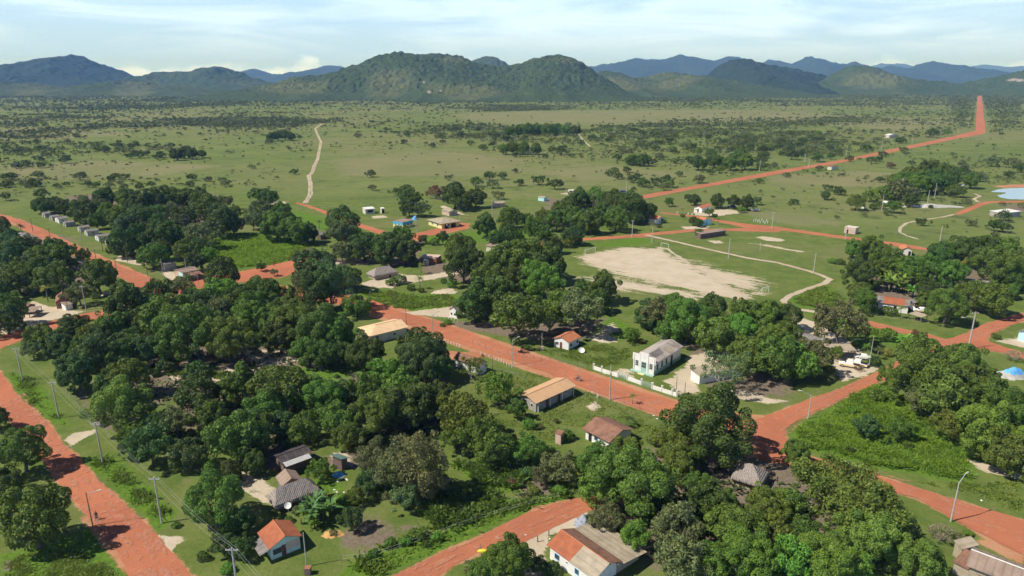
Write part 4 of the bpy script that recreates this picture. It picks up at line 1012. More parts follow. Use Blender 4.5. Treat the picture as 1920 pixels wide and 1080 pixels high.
# ------------------------------------------------------------------ savanna trees and shrubs
def savanna():
    r = rs(42)
    n = 520000
    # uniform over the fan of plain in front of the camera
    Y = np.sqrt(r.uniform(330 ** 2, 3600 ** 2, n)); X = Y * r.uniform(-.85, .85, n) * 1.0
    px = 960 + FPX * X / (Y * cp + H * sp); py = 540 - FPX * (Y * sp - H * cp) / (Y * cp + H * sp)
    n1 = fbm(X / 260, Y / 330, 3, 4); n2 = fbm(X / 60, Y / 45, 8, 3); n3 = fbm(X / 900, Y / 520, 31, 3)
    band = np.interp(py, [160, 180, 192, 205, 215, 228, 240, 255, 275, 300, 340, 400], [.8, .8, .9, 1.1, 1.2, 1.7, 2.0, 1.9, 1.6, 1.2, .95, .6])
    dens = band * np.clip((n1 - .38) * 4.2, .14, 1.3) * np.clip((n2 - .36) * 4, .15, 1.5) * np.clip((n3 - .3) * 3.5, .35, 1.2)
    dens = np.where(py < 200, np.maximum(dens, .2 * np.clip((n2 - .3) * 3, .2, 1)), dens)
    P = np.stack([X, Y], -1)
    tan = maskof(P, TANP[:1]); dens *= 1 - .93 * (tan > .4)
    openf = maskof(P, [([(560, 395), (640, 385), (1000, 345), (960, 300), (800, 275), (600, 282), (500, 320), (560, 350)], 20)])
    dens *= 1 - .82 * openf
    openg = maskof(P, [([(1240, 375), (1480, 330), (1640, 330), (1650, 400), (1500, 430), (1300, 420)], 15), ([(1600, 300), (1840, 262), (1800, 315), (1640, 330)], 20)])
    dens *= 1 - .7 * openg
    boost = maskof(P, [([(1778, 163), (1827, 163), (1824, 240), (1795, 240)], 15), ([(1850, 165), (1900, 165), (1905, 245), (1860, 250)], 15), ([(1360, 258), (1500, 248), (1640, 262), (1780, 236), (1790, 250), (1640, 276), (1480, 292), (1380, 285)], 15),
        ([(-20, 268), (160, 270), (225, 285), (100, 296), (-20, 292)], 15), ([(1240, 226), (1500, 220), (1560, 228), (1440, 238), (1240, 236)], 20), ([(360, 228), (560, 222), (560, 240), (400, 248)], 20), ([(1130, 318), (1270, 330), (1280, 352), (1180, 350)], 8), ([(1720, 300), (1990, 280), (1990, 340), (1860, 345), (1740, 325)], 10), ([(200, 335), (480, 338), (480, 350), (200, 350)], 6), ([(0, 325), (120, 330), (120, 370), (0, 375)], 8)])
    dens = dens * (1 + 2.2 * boost) + .25 * boost
    vill = maskof(P, VILL); dens *= vill < .2
    keep = r.rand(n) < dens * .42
    keep &= (X > -Y * .86) & (X < Y * .86)
    for poly in ROADS:
        A = np.array(poly); lo = A.min(0) - 8; hi = A.max(0) + 8
        s = np.where(keep & (X > lo[0]) & (X < hi[0]) & (Y > lo[1]) & (Y < hi[1]))[0]
        if len(s): keep[s] = sdist(P[s], poly) > 4.5
    for px_, py_, rad in ((1553, 314, 12), (1664, 252, 14), (1740, 388, 20), (1870, 398, 22), (1890, 362, 45), (1073, 360, 14), (1016, 372, 12), (1167, 360, 10), (690, 395, 14), (933, 383, 14), (840, 396, 14)):
        c = G(px_, py_); keep &= np.hypot(X - c.x, Y - c.y) > rad
    X = X[keep]; Y = Y[keep]; py = py[keep]; px = px[keep]
    rad = np.clip(np.exp(r.normal(.62, .42, len(X))), .7, 4.6)
    rad = np.where(py < 200, rad * 1.35, rad)
    small = r.rand(len(X)) < np.clip((py - 215) / 120, 0, .72)
    rad = np.where(small, rad * (.28 + .3 * r.rand(len(X))), rad)
    inside = (px > -30) & (px < 1950)
    ang = rad / np.hypot(X, Y)
    order = np.argsort(-ang * inside)
    ind = order[:230]
    rest = np.setdiff1d(np.arange(len(X)), ind)
    return X, Y, rad, ind, rest, px, py
SX, SY, SR, IND, REST, SPX, SPY = savanna()
print('savanna', len(SX))
SAVP = []
for i in IND:
    o = empty('savanna_tree', (SX[i], SY[i], 0), rnd.uniform(0, 6.28))
    s = float(SR[i]); c = link('crown', SV[rnd.randrange(4)], parent=o, loc=(0, 0, s * .72))
    c.scale = (s, s * rnd.uniform(.8, 1.2), s * rnd.uniform(.8, 1.1))
    tone = rnd.choice([0, 0, 0, 1, 4, 4, 3]); tv = TONES[tone]; j = rnd.uniform(.8, 1.15)
    c.color = (tv[0] * j, tv[1] * j, tv[2] * j, 1)
    t = link('trunk', SVT, parent=o); t.scale = (s, s, s)
    SAVP.append(dict(o=o, px=SPX[i], py=SPY[i], r=s, kind='V', tone=tone, word='savanna tree' if s > 2 else 'savanna shrub', cat='tree'))

def scrub_mass():
    r = rs(5)
    X = SX[REST]; Y = SY[REST]; Rr = SR[REST]; D = np.hypot(X, Y)
    k = np.where(D < 700, 90, np.where(D < 1100, 46, np.where(D < 1900, 22, 12)))
    k = np.where((Rr < 1.0) & (D > 600), np.minimum(k, 16), k)
    idx = np.repeat(np.arange(len(X)), k)
    n = len(idx)
    d = r.normal(size=(n, 3)); d[:, 2] = np.abs(d[:, 2]) * .9 - .15; d /= np.linalg.norm(d, axis=1, keepdims=True)
    q = r.uniform(.45, 1.0, n)
    rr = Rr[idx]
    # a lobed outline per shrub
    lob = 1 + .35 * np.sin(np.arctan2(d[:, 1], d[:, 0]) * 3 + idx * 1.7) * np.cos(idx * .9 + 3 * d[:, 2])
    P = np.stack([X[idx] + d[:, 0] * rr * q * lob, Y[idx] + d[:, 1] * rr * q * lob, rr * .55 + d[:, 2] * rr * .62 * q * lob], -1)
    sz = rr * np.where(k[idx] > 60, .17, np.where(k[idx] > 40, .23, np.where(k[idx] > 20, .33, .45)))
    V = leaf_quads(P, d + r.normal(size=d.shape) * .5, sz, r, .8)
    V[..., 2] = np.maximum(V[..., 2], .02)
    bt = r.rand(len(X))
    me = quad_mesh('savanna_scrub', V, LEAF, np.clip(.4 * r.rand(n) + .6 * bt[idx], 0, 1))
    o = link('savanna_scrub', me)
    o.color = (.100, .132, .046, 1)
    tag(o, 'dark green shrubs and low trees scattered over the far plain', 'scrub', kind='stuff')
scrub_mass()

# ------------------------------------------------------------------ grass and weeds as cover
GRASSM = leafmat('grass_blades', .42)
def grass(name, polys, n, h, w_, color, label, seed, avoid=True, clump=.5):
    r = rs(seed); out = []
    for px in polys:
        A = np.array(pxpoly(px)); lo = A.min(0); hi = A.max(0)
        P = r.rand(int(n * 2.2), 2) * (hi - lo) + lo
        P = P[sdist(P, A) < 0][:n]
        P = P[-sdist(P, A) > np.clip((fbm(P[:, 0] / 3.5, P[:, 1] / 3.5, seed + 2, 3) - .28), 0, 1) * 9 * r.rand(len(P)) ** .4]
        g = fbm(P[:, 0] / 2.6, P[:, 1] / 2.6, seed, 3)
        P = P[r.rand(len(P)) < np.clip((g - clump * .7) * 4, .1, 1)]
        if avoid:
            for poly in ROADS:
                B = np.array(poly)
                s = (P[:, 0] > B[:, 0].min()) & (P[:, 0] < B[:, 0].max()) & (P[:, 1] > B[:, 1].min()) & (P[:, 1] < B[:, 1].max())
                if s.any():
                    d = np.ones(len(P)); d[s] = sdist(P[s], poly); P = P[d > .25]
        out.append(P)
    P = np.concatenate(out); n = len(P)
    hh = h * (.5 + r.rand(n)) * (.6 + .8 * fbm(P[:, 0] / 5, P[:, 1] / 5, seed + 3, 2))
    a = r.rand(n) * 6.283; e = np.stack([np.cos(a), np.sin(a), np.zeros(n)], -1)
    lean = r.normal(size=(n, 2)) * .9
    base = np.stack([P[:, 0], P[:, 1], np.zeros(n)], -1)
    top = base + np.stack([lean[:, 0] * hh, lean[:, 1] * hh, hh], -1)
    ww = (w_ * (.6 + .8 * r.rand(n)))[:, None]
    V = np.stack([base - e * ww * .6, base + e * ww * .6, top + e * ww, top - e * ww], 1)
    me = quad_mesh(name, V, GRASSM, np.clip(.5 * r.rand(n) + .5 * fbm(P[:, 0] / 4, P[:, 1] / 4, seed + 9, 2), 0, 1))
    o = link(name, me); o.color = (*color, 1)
    tag(o, label, 'grass', kind='stuff')
grass('tall_grass', [LUSHP[0][0]], 100000, .5, .10, (.150, .255, .030), 'tall bright green grass filling the field inside the road bend', 301)
grass('tall_grass', [LUSHP[1][0]], 60000, .7, .18, (.165, .275, .030), 'lush light green grass of the meadow behind the shop', 302)
grass('road_verge_grass', [LUSHP[6][0], LUSHP[3][0], LUSHP[4][0]], 16000, .4, .12, (.125, .20, .032), 'short bright grass on the verges of the left and lower roads', 303)
grass('weeds', [LUSHP[7][0], [(780, 900), (860, 905), (960, 930), (1060, 915), (1080, 935), (960, 960), (800, 1010), (660, 1065), (640, 1060), (790, 985)]], 13000, .7, .18, (.095, .165, .028), 'rank weeds between the grey trees and the lower road', 304)
grass('weeds', [LUSHP[2][0], LUSHP[8][0], LUSHP[11][0]], 15000, .35, .2, (.14, .21, .034), 'green weeds on the plots beside the sandy yards', 305)
grass('short_grass', [[(930, 690), (1020, 700), (1260, 790), (1220, 830), (1060, 800), (1080, 860), (900, 860), (880, 790)], [(1000, 660), (1120, 690), (1180, 690), (1190, 650), (1100, 640)], [(1700, 900), (1830, 905), (1920, 900), (1920, 970), (1830, 935)], [(0, 1050), (130, 1010), (235, 1080), (0, 1120)]],
      15000, .16, .14, (.155, .225, .042), 'short mown grass around the brown-tiled house and longhouse', 306)
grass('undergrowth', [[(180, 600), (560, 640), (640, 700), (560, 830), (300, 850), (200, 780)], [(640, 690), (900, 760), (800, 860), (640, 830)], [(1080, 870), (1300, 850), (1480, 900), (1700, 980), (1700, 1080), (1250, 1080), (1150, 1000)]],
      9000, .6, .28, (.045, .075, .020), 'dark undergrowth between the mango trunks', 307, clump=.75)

# ------------------------------------------------------------------ buildings
def frame_from(p0, p1, p2, eave, ridge):
    A = G(*p0, eave); B = G(*p1, eave); C = G(*p2, eave)
    u = (B - A).normalized(); L = (B - A).length
    v = Vector((-u.y, u.x, 0))
    W = (C - B).dot(v)
    if W < 0: v = -v; W = -W
    cen = A + u * L / 2 + v * W / 2
    if ridge == '12': u, L, W = v, W, L
    rz = math.atan2(u.y, u.x)
    return Vector((cen.x, cen.y, 0)), rz, L, W

def roof_mesh(L, W, eave, rise, ov_unused, hipL, hipR, thick=.10, mono=False, nx=24, ny=12, rough=0.0, seed=0, skirt=0.0):
    xs = np.linspace(-L / 2, L / 2, nx + 1); ys = np.linspace(-W / 2, W / 2, ny + 1)
    X, Y = np.meshgrid(xs, ys)
    if mono: Z = eave + rise * (Y + W / 2) / W * 1.0
    else:
        t = 1 - np.abs(Y) / (W / 2)
        if hipL: t = np.minimum(t, (X + L / 2) / (W / 2 * hipL))
        if hipR: t = np.minimum(t, (L / 2 - X) / (W / 2 * hipR))
        Z = eave + rise * t
    if rough:
        Z = Z + (fbm(X * 1.3 + seed, Y * 1.3, seed, 4) - .5) * rough * 2
        edge = np.minimum(np.minimum(X + L / 2, L / 2 - X), np.minimum(Y + W / 2, W / 2 - Y)) < .01
        Z = np.where(edge, Z - skirt * (.6 + .8 * fbm(X * 5, Y * 5, seed + 3, 2)), Z)
        X = X + (fbm(X * 4, Y * 4, seed + 5, 2) - .5) * rough * 1.5 * edge; Y = Y + (fbm(X * 4, Y * 4, seed + 6, 2) - .5) * rough * 1.5 * edge
    r, c = X.shape
    v = [(X[i, j], Y[i, j], Z[i, j]) for i in range(r) for j in range(c)] + [(X[i, j], Y[i, j], Z[i, j] - thick) for i in range(r) for j in range(c)]
    f = []; n = r * c
    for i in range(r - 1):
        for j in range(c - 1):
            a = i * c + j
            f.append((a, a + 1, a + c + 1, a + c)); f.append((a + n, a + n + c, a + n + c + 1, a + n + 1))
    for j in range(c - 1):
        f.append((j, j + n, j + 1 + n, j + 1)); a = (r - 1) * c + j; f.append((a, a + 1, a + 1 + n, a + n))
    for i in range(r - 1):
        a = i * c; f.append((a, a + c, a + c + n, a + n)); a = i * c + c - 1; f.append((a, a + n, a + c + n, a + c))
    me = bpy.data.meshes.new('roof'); me.from_pydata(v, [], f); me.update()
    return me

def building(name, label, cat, p0, p1, p2, eave=2.5, rise=1.1, ridge='01', ov=.45, wall=WHITE, roof=TILE, long=(), end=(), hip=(0, 0), thatch=False, plinth=None, base_h=.7,
             mono=False, openposts=False, group=None, wall2=None, band=None, ridgecap=None):
    """long / end: openings ('w'|'d', fraction along the wall from the viewer's left, width, height, sill) on the wall of each kind that faces the viewer"""
    cen, rz, L, W = frame_from(p0, p1, p2, eave, ridge)
    o = empty(name, cen, rz); tag(o, label, cat, group)
    lw, ww = L / 2 - ov, W / 2 - ov
    k = W / 2
    def zt(y): 
        if mono: return eave + rise * (y + W / 2) / W - .13
        return eave + rise * (1 - abs(y) / k) - .13
    m = MB()
    if not openposts:
        hL = hip[0] > 0; hR = hip[1] > 0
        def endprof(xx, hipd):
            if hipd: return [(xx, -ww, 0), (xx, ww, 0), (xx, ww, min(zt(ww), eave)), (xx, 0, min(zt(ww), eave)), (xx, -ww, min(zt(ww), eave))]
            return [(xx, -ww, 0), (xx, ww, 0), (xx, ww, zt(ww)), (xx, 0, zt(0)), (xx, -ww, zt(-ww))]
        m.add(endprof(-lw, hL) + endprof(lw, hR), [(0, 1, 2, 3, 4), (9, 8, 7, 6, 5), (0, 5, 6, 1), (1, 6, 7, 2), (4, 9, 5, 0), (2, 7, 8, 3), (3, 8, 9, 4)])
        m.build('wall', wall, o)
    else:
        nps = max(2, int(L / 3))
        for i in range(nps + 1):
            for sy in (-1, 1):
                x = -lw + 2 * lw * i / nps
                pm = MB(); pm.box(x - .08, x + .08, sy * ww - .08, sy * ww + .08, 0, zt(sy * ww)); pm.build('post', WOOD, o)
    me = roof_mesh(L, W, eave, rise, ov, hip[0], hip[1], .28 if thatch else .09, mono, 72 if thatch else 24, 36 if thatch else 12, .13 if thatch else 0, int(abs(cen.x) * 7) % 97, .25)
    rf = link('roof', me, THATCH if thatch else roof, o)
    if not mono and not thatch:
        x0 = -L / 2 + (k * hip[0]); x1 = L / 2 - (k * hip[1])
        c = MB(); c.tube([(x0, 0, eave + rise + .03), (x1, 0, eave + rise + .03)], .09, 5); c.build('ridge_cap', ridgecap or roof, rf)
    # which walls the camera sees
    inv = Matrix.Rotation(-rz, 3, 'Z')
    tocam = inv @ (Vector((0, 0, 0)) - cen)
    sy = 1 if tocam.y > 0 else -1; sx = 1 if tocam.x > 0 else -1
    def opening(item, side):
        typ, fr, wd, ht, sill = item[:5]; om = item[5] if len(item) > 5 else None
        if side == 'long':
            a = (fr - .5) * 2 * lw; a = -a if sy > 0 else a
            y = sy * ww
            bx = lambda mb, x0, x1, z0, z1, d0, d1: mb.box(a + x0, a + x1, min(y + sy * d0, y + sy * d1), max(y + sy * d0, y + sy * d1), z0, z1)
        else:
            b = (fr - .5) * 2 * ww; b = b if sx > 0 else -b
            x = sx * lw
            bx = lambda mb, x0, x1, z0, z1, d0, d1: mb.box(min(x + sx * d0, x + sx * d1), max(x + sx * d0, x + sx * d1), b + x0, b + x1, z0, z1)
        h2 = wd / 2
        if typ == 'w':
            f = MB(); bx(f, -h2, h2, sill, sill + .07, -.02, .07); bx(f, -h2, h2, sill + ht - .07, sill + ht, -.02, .05)
            bx(f, -h2, -h2 + .06, sill + .07, sill + ht - .07, -.02, .05); bx(f, h2 - .06, h2, sill + .07, sill + ht - .07, -.02, .05)
            fo = f.build('window', om or WHITE, o)
            g = MB(); bx(g, -h2 + .06, h2 - .06, sill + .07, sill + ht - .07, -.02, .02); g.build('pane', DARKW if not om else GLASS, fo)
        else:
            f = MB(); bx(f, -h2, h2, .02, ht, -.02, .04); dd = f.build('door', om or DARKW, o)
            g = MB(); bx(g, h2 - .16, h2 - .08, ht * .48, ht * .48 + .08, .04, .08); g.build('handle', STEEL, dd)
    if not openposts:
        for it in long: opening(it, 'long')
        for it in end: opening(it, 'end')
        if plinth:
            q = MB(); e = .025
            q.box(-lw - e, lw + e, -ww - e, ww + e, -.02, base_h); q.build('plinth', plinth, o)
        if band:
            q = MB(); e = .02
            q.box(-lw - e, lw + e, -ww - e, ww + e, eave * .52, min(zt(ww), zt(-ww)) - .02); q.build('upper_wall', band, o)
    return o, L, W, sx, sy

def local(o, side_fn): pass

B_ = building
# --- bottom left house with orange tiles, green front
o, L, W, sx, sy = B_('tiled_house', 'small house with orange tiled gable roof and pale green front, lowest on the left', 'house', (504, 1031), (567.3, 1005), (536, 978), 2.45, 1.3, '12', .4, GREENW, TILE,
   end=[('w', .22, 1.5, 1.0, .8, REDDOOR), ('d', .43, .75, 2.0, 0, REDDOOR)], ridgecap=TILE_NEW)
m = MB(); y = -sx * 0
# pinkish panel of the right half of the front wall
lw, ww = L / 2 - .4, W / 2 - .4
m.box(min(sx * lw, sx * (lw + .03)), max(sx * lw, sx * (lw + .03)), *(sorted((sx * .1, sx * (ww - .15)))), .75, 2.2); m.build('pink_wall_panel', PINKW, o)
m = MB()
# lean-to along the far-left eave
yy = 1 if sx < 0 else -1
m.add([(-L / 2, yy * W / 2, 2.38), (L * .25, yy * W / 2, 2.38), (L * .25, yy * (W / 2 + 1.5), 2.0), (-L / 2, yy * (W / 2 + 1.5), 2.0), (-L / 2, yy * W / 2, 2.30), (L * .25, yy * W / 2, 2.30), (L * .25, yy * (W / 2 + 1.5), 1.92), (-L / 2, yy * (W / 2 + 1.5), 1.92)],
      [(0, 1, 2, 3), (7, 6, 5, 4), (0, 4, 5, 1), (1, 5, 6, 2), (2, 6, 7, 3), (3, 7, 4, 0)]); m.build('lean_to_roof', GREY_ROOF, o)
B_('thatched_longhouse', 'long low house under a shaggy grey palm thatch, beside the satellite dish', 'house', (603, 919), (516, 951), (493, 931), 1.7, 2.3, '01', .9, BROWNW, None, thatch=True, hip=(.9, .5), long=[('w', .83, .7, .6, .9, WHITE)])
B_('plank_hut', 'small hut with ribbed brown gable roof behind the long thatch', 'hut', (567, 900), (528, 912.5), (515.5, 894), 2.3, 1.1, '12', .3, WOOD, BROWN_ROOF)
o, L, W, sx, sy = B_('dark_roofed_shed', 'long shed with nearly black roof and a pale metal sheet along its edge', 'shed', (529, 872), (587, 851), (571, 832), 2.5, .8, '01', .4, BROWNW, DARK_ROOF, end=[('d', .5, 1, 2, 0)])
m = MB(); m.add([(-L * .45, sy * (W * .42), 2.72), (L * .38, sy * (W * .42), 2.72), (L * .38, sy * (W * .42 + 1.5), 2.46), (-L * .45, sy * (W * .42 + 1.5), 2.46), (-L * .45, sy * (W * .42), 2.69), (L * .38, sy * (W * .42), 2.69), (L * .38, sy * (W * .42 + 1.5), 2.43), (-L * .45, sy * (W * .42 + 1.5), 2.43)],
      [(0, 1, 2, 3), (7, 6, 5, 4), (0, 4, 5, 1), (1, 5, 6, 2), (2, 6, 7, 3), (3, 7, 4, 0)]); m.build('metal_sheet', STEEL, o)
B_('green_roofed_shed', 'little shed with sloping green metal roof near the blue tarp', 'shed', (640, 867), (655, 858), (643, 845), 2.2, .7, '12', .3, BROWNW, GREEN_ROOF, mono=True)
# --- bottom centre house: tiles and beige sheets
B = building
cen, rz, L, W = frame_from((1110, 1084), (1025, 1021), (1083, 995), 2.9, '01')
o, L, W, sx, sy = B_('patchwork_roofed_house', 'white house whose roof is half red tiles, half beige sheets, nearest the camera', 'house', (1110, 1084), (1025, 1021), (1083, 995), 2.7, 1.35, '01', .4, WHITE, TILE,
   long=[('w', .18, 1.1, 1.0, .9, BLUEW), ('w', .42, .5, .4, 1.5), ('w', .66, .9, 1.0, .9, BLUEW)], ridgecap=TILE_NEW)
def slab(pts, th, name, mat, parent):
    m = MB(); n = len(pts)
    m.add([tuple(p) for p in pts] + [(p[0], p[1], p[2] - th) for p in pts], [tuple(range(n)), tuple(range(2 * n - 1, n - 1, -1))] + [(i, i + n, (i + 1) % n + n, (i + 1) % n) for i in range(n)])
    return m.build(name, mat, parent)
fx = -1 if G(1110, 1084).x > G(1025, 1021).x and False else 1
# frame: local x along the ridge; find which end is nearest to the camera
inv = Matrix.Rotation(-rz, 3, 'Z')
nearx = 1 if (inv @ (G(1110, 1084) - cen)).x > 0 else -1
lefty = 1 if (inv @ (G(1025, 1021) - cen)).y > 0 else -1
def P_(fx_, y, z): return (nearx * fx_ * L, lefty * y * W, z)
e_, r_ = 2.7, 1.35
slab([P_(.02, .51, e_ + .05), P_(.56, .51, e_ + .05), P_(.56, 0, e_ + r_ + .07), P_(.02, 0, e_ + r_ + .07)], .05, 'beige_sheets', BEIGE, o)
slab([P_(.02, 0, e_ + r_ + .06), P_(.56, 0, e_ + r_ + .06), P_(.56, -.51, e_ + .05), P_(.02, -.51, e_ + .05)], .05, 'brown_sheets', TILE_OLD, o)
slab([P_(-.51, 0, e_ + r_ + .055), P_(.015, 0, e_ + r_ + .055), P_(.015, -.51, e_ + .045), P_(-.51, -.51, e_ + .045)], .04, 'dark_tiles', TILE_OLD, o)
wdir = 5.6 / W
slab([P_(-.50, -.46, e_ + .12), P_(.60, -.46, e_ + .12), P_(.60, -.46 - wdir, e_ - .55), P_(-.50, -.46 - wdir, e_ - .55)], .07, 'side_roof', BEIGE, o)
m = MB(); x0, x1 = sorted((nearx * -.46 * L, nearx * .46 * L)); y0, y1 = sorted((lefty * -.46 * W, lefty * (-.42 - wdir) * W)); m.box(x0, x1, y0, y1, 0, e_ - .72); m.build('side_wall', MUD, o)
for i in range(7):
    m = MB(); y = lefty * (.45 - i * .24) * W; z = e_ + r_ * (1 - min(1, abs(y) / (W / 2))) - .15 if abs(y) < W / 2 else e_ - .15 - (abs(y) - W / 2) * .1
    xs = sorted((nearx * .50 * L, nearx * .56 * L + nearx * .35)); m.box(xs[0], xs[1], y - .06, y + .06, z - .1, z); m.build('rafter_end', WOOD, o)
# --- lower right corner building
cen, rz, L, W = frame_from((1811, 1058), (1985, 1125), (2030, 1066), 3.0, '01')
B_('brown_roofed_hall', 'long building with stained brown roof and white ridge line, cut off at the corner', 'building', (1811, 1060), (1990, 1130), (2016, 1096), 3.0, 1.2, '01', .5, MUD, BROWN_ROOF, ridgecap=WHITE)
B_('beige_lean_to', 'small beige single-pitch roof beside the brown hall at the lower road', 'shed', (1805, 1030), (1837, 1022), (1825, 1008), 2.3, .5, '01', .2, MUD, BEIGE, mono=True)
B_('plank_store', 'low brown-roofed store touching the front of the corner hall', 'shed', (1786, 1053), (1850, 1085), (1870, 1062), 2.0, .5, '01', .2, MUD, TILE_OLD, mono=True)
B_('thatched_hut', 'hut with rounded grey thatch between mango crowns by the road bend', 'hut', (1370, 893), (1428, 911), (1466, 892), 2.1, 2.3, '01', .8, MUD, None, thatch=True, hip=(.9, .9))
B_('brown_tiled_house', 'white-walled house with broad faded brown tile roof on the lawn', 'house', (1091, 804), (1143, 830), (1204, 812), 2.4, 1.5, '01', .6, WHITE, TILE_OLD, long=[('w', .45, 1.0, .9, .9, BLUEW), ('d', .2, .9, 2.0, 0)])
B_('outhouse', 'tiny pale outhouse with brown roof standing alone on the grass', 'outhouse', (1040, 811.5), (1052, 815.5), (1060, 811), 2.5, .3, '01', .12, PINKW, TILE_OLD, mono=True, end=[('d', .5, .7, 1.8, 0, WOOD)])
o, L, W, sx, sy = B_('tan_roofed_longhouse', 'long house with smooth tan gable roof and blue-white mural wall', 'house', (1005, 757), (1081, 723), (1038, 710), 2.7, 1.0, '01', .7, GREYW, TILE_TAN,
   long=[('w', .12, .8, .6, 1.6), ('d', .30, .9, 2.0, 0, REDDOOR), ('w', .40, .8, .6, 1.6), ('d', .62, .9, 2.0, 0, REDDOOR), ('w', .80, .8, .6, 1.6)], end=[('d', .3, 1.2, 2.0, 0), ('w', .75, .8, .9, .9)])
for i in range(4):
    m = MB(); x = -L / 2 + .9 + i * (L - 1.8) / 3; y = sy * (W / 2 - .12); m.box(x - .07, x + .07, y - .07, y + .07, 0, 2.6); m.build('post', WHITE, o)
B_('cream_roofed_building', 'wide building with pale cream hipped roof beside the central road', 'building', (693, 631), (766, 613), (729.5, 600), 2.8, 1.3, '01', .5, OFFWHITE, TILE_CREAM, hip=(0, .9) if False else (.9, 0), long=[('w', .66, .9, .9, 1.0), ('d', .17, 1.0, 2.1, 0)], end=[('w', .4, 1.2, .9, 1)])
B_('white_cottage', 'small white cottage with fresh orange tile roof on the lawn by the road', 'house', (1035.6, 634.5), (1067, 643), (1094.5, 632.5), 2.6, 1.25, '12', .4, WHITE, TILE_NEW,
   end=[('w', .2, 1.2, .9, .9, PINKW), ('d', .48, .8, 2.0, 0, REDDOOR)], long=[('w', .22, 1.1, .9, .9), ('w', .56, .35, .35, 1.6), ('w', .83, 1.1, .9, .9)])
# --- the church
A = G(1188, 693); Bc = G(1226, 704.5); Cc = G(1285, 676)
u = (Bc - A); v = (Cc - Bc); fw = u.length; u.normalize(); vv = Vector((-u.y, u.x, 0)); 
if v.dot(vv) < 0: vv = -vv
ln = v.dot(vv)
cen = A + u * fw / 2 + vv * ln / 2
rz = math.atan2(u.y, u.x)
ch = empty('church', (cen.x, cen.y, 0), rz); tag(ch, 'white church with stepped front gable, green base and grey stained roof', 'church')
# local: x along the front (viewer's left to right), y = depth away from the front
hw, hl = fw / 2, ln / 2
m = MB(); m.add([(-hw, -hl, 0), (hw, -hl, 0), (hw, -hl, 3.9), (0, -hl, 5.0), (-hw, -hl, 3.9), (-hw, hl, 0), (hw, hl, 0), (hw, hl, 3.9), (0, hl, 5.0), (-hw, hl, 3.9)],
                [(0, 1, 2, 3, 4), (9, 8, 7, 6, 5), (0, 5, 6, 1), (1, 6, 7, 2), (0, 4, 9, 5), (2, 7, 8, 3), (3, 8, 9, 4)]); m.build('wall', WHITE, ch)
m = MB(); m.box(-hw - .04, hw + .04, -hl - .04, hl + .04, -.01, 1.15); m.build('plinth', AQUA, ch)
for s in (-1, 1):
    slab([(0, -hl + .1, 5.12), (0, hl + .5, 5.12), (s * (hw + .5), hl + .5, 3.78), (s * (hw + .5), -hl + .1, 3.78)], .08, 'roof_slope', CHURCH_ROOF, ch)
slab([(1.0, hl * .05, 4.86), (1.0, hl * .45, 4.86), (hw + .2, hl * .45, 3.97), (hw + .2, hl * .05, 3.97)], .04, 'new_roof_sheet', BEIGE, ch)
slab([(.4, -hl * .75, 5.05), (.4, -hl * .05, 5.05), (hw * .75, -hl * .15, 4.29), (hw * .75, -hl * .75, 4.29)], .04, 'dark_roof_sheet', GREY_ROOF, ch)
m = MB()
yf = -hl - .03
for (x0, x1, z0, z1, t) in ((-hw * .40, hw * .40, 0, 5.75, .16), (-hw * 1.12, -hw * .40, 3.1, 5.05, .12), (hw * .40, hw * 1.12, 3.1, 5.05, .12), (-hw * 1.0, -hw * .40, 0, 3.1, .06), (hw * .40, hw, 0, 3.1, .06)):
    m.box(x0, x1, yf - t, yf, z0, z1)
m.build('front_gable', WHITE, ch)
for x in (-hw * .39, hw * .39, -hw * .98, hw * .98):
    m = MB(); m.box(x - .12, x + .12, yf - .24, yf - .165, 0, 4.95 if abs(x) > hw * .5 else 5.65); m.build('pilaster', WHITE, ch)
for x in (-.69, .69):
    m = MB(); x *= hw; m.box(x - .5, x + .5, yf - .10, yf - .065, 1.5, 3.2); f = m.build('window', WHITE, ch)
    for i in range(2):
        for j in range(3):
            m = MB(); m.box(x - .42 + i * .45, x - .03 + i * .45, yf - .12, yf - .1, 1.6 + j * .52, 2.06 + j * .52); m.build('pane', GLASS, f)
m = MB(); m.box(-.75, .75, yf - .2, yf - .165, .3, 3.2); d_ = m.build('door', AQUA, ch)
for i in range(3):
    for j in range(2):
        m = MB(); m.box(-.66 + i * .46, -.26 + i * .46, yf - .22, yf - .2, 1.5 + j * .8, 2.2 + j * .8); m.build('pane', GLASS, d_)
m = MB(); m.box(-hw * 1.15, hw * 1.1, yf - 1.1, yf - .25, 0, .3); m.build('front_step', AQUA, ch)
m = MB(); m.box(-.9, .9, yf - 1.7, yf - 1.12, 0, .18); m.build('entrance_slab', YELLOWW, ch)
for k_, fy in enumerate((-.78, -.45, -.12)):
    m = MB(); y = fy * hl; m.box(hw + .0, hw + .06, y - .45, y + .45, 1.2, 2.9); f = m.build('window', AQUA, ch)
    m = MB(); m.box(hw + .06, hw + .08, y - .36, y + .36, 1.3, 2.8); m.build('pane', GLASS, f)
m = MB(); m.box(hw + .04, hw + .09, .28 * hl - .5, .28 * hl + .5, .05, 2.9); m.build('side_door', DARKW, ch)
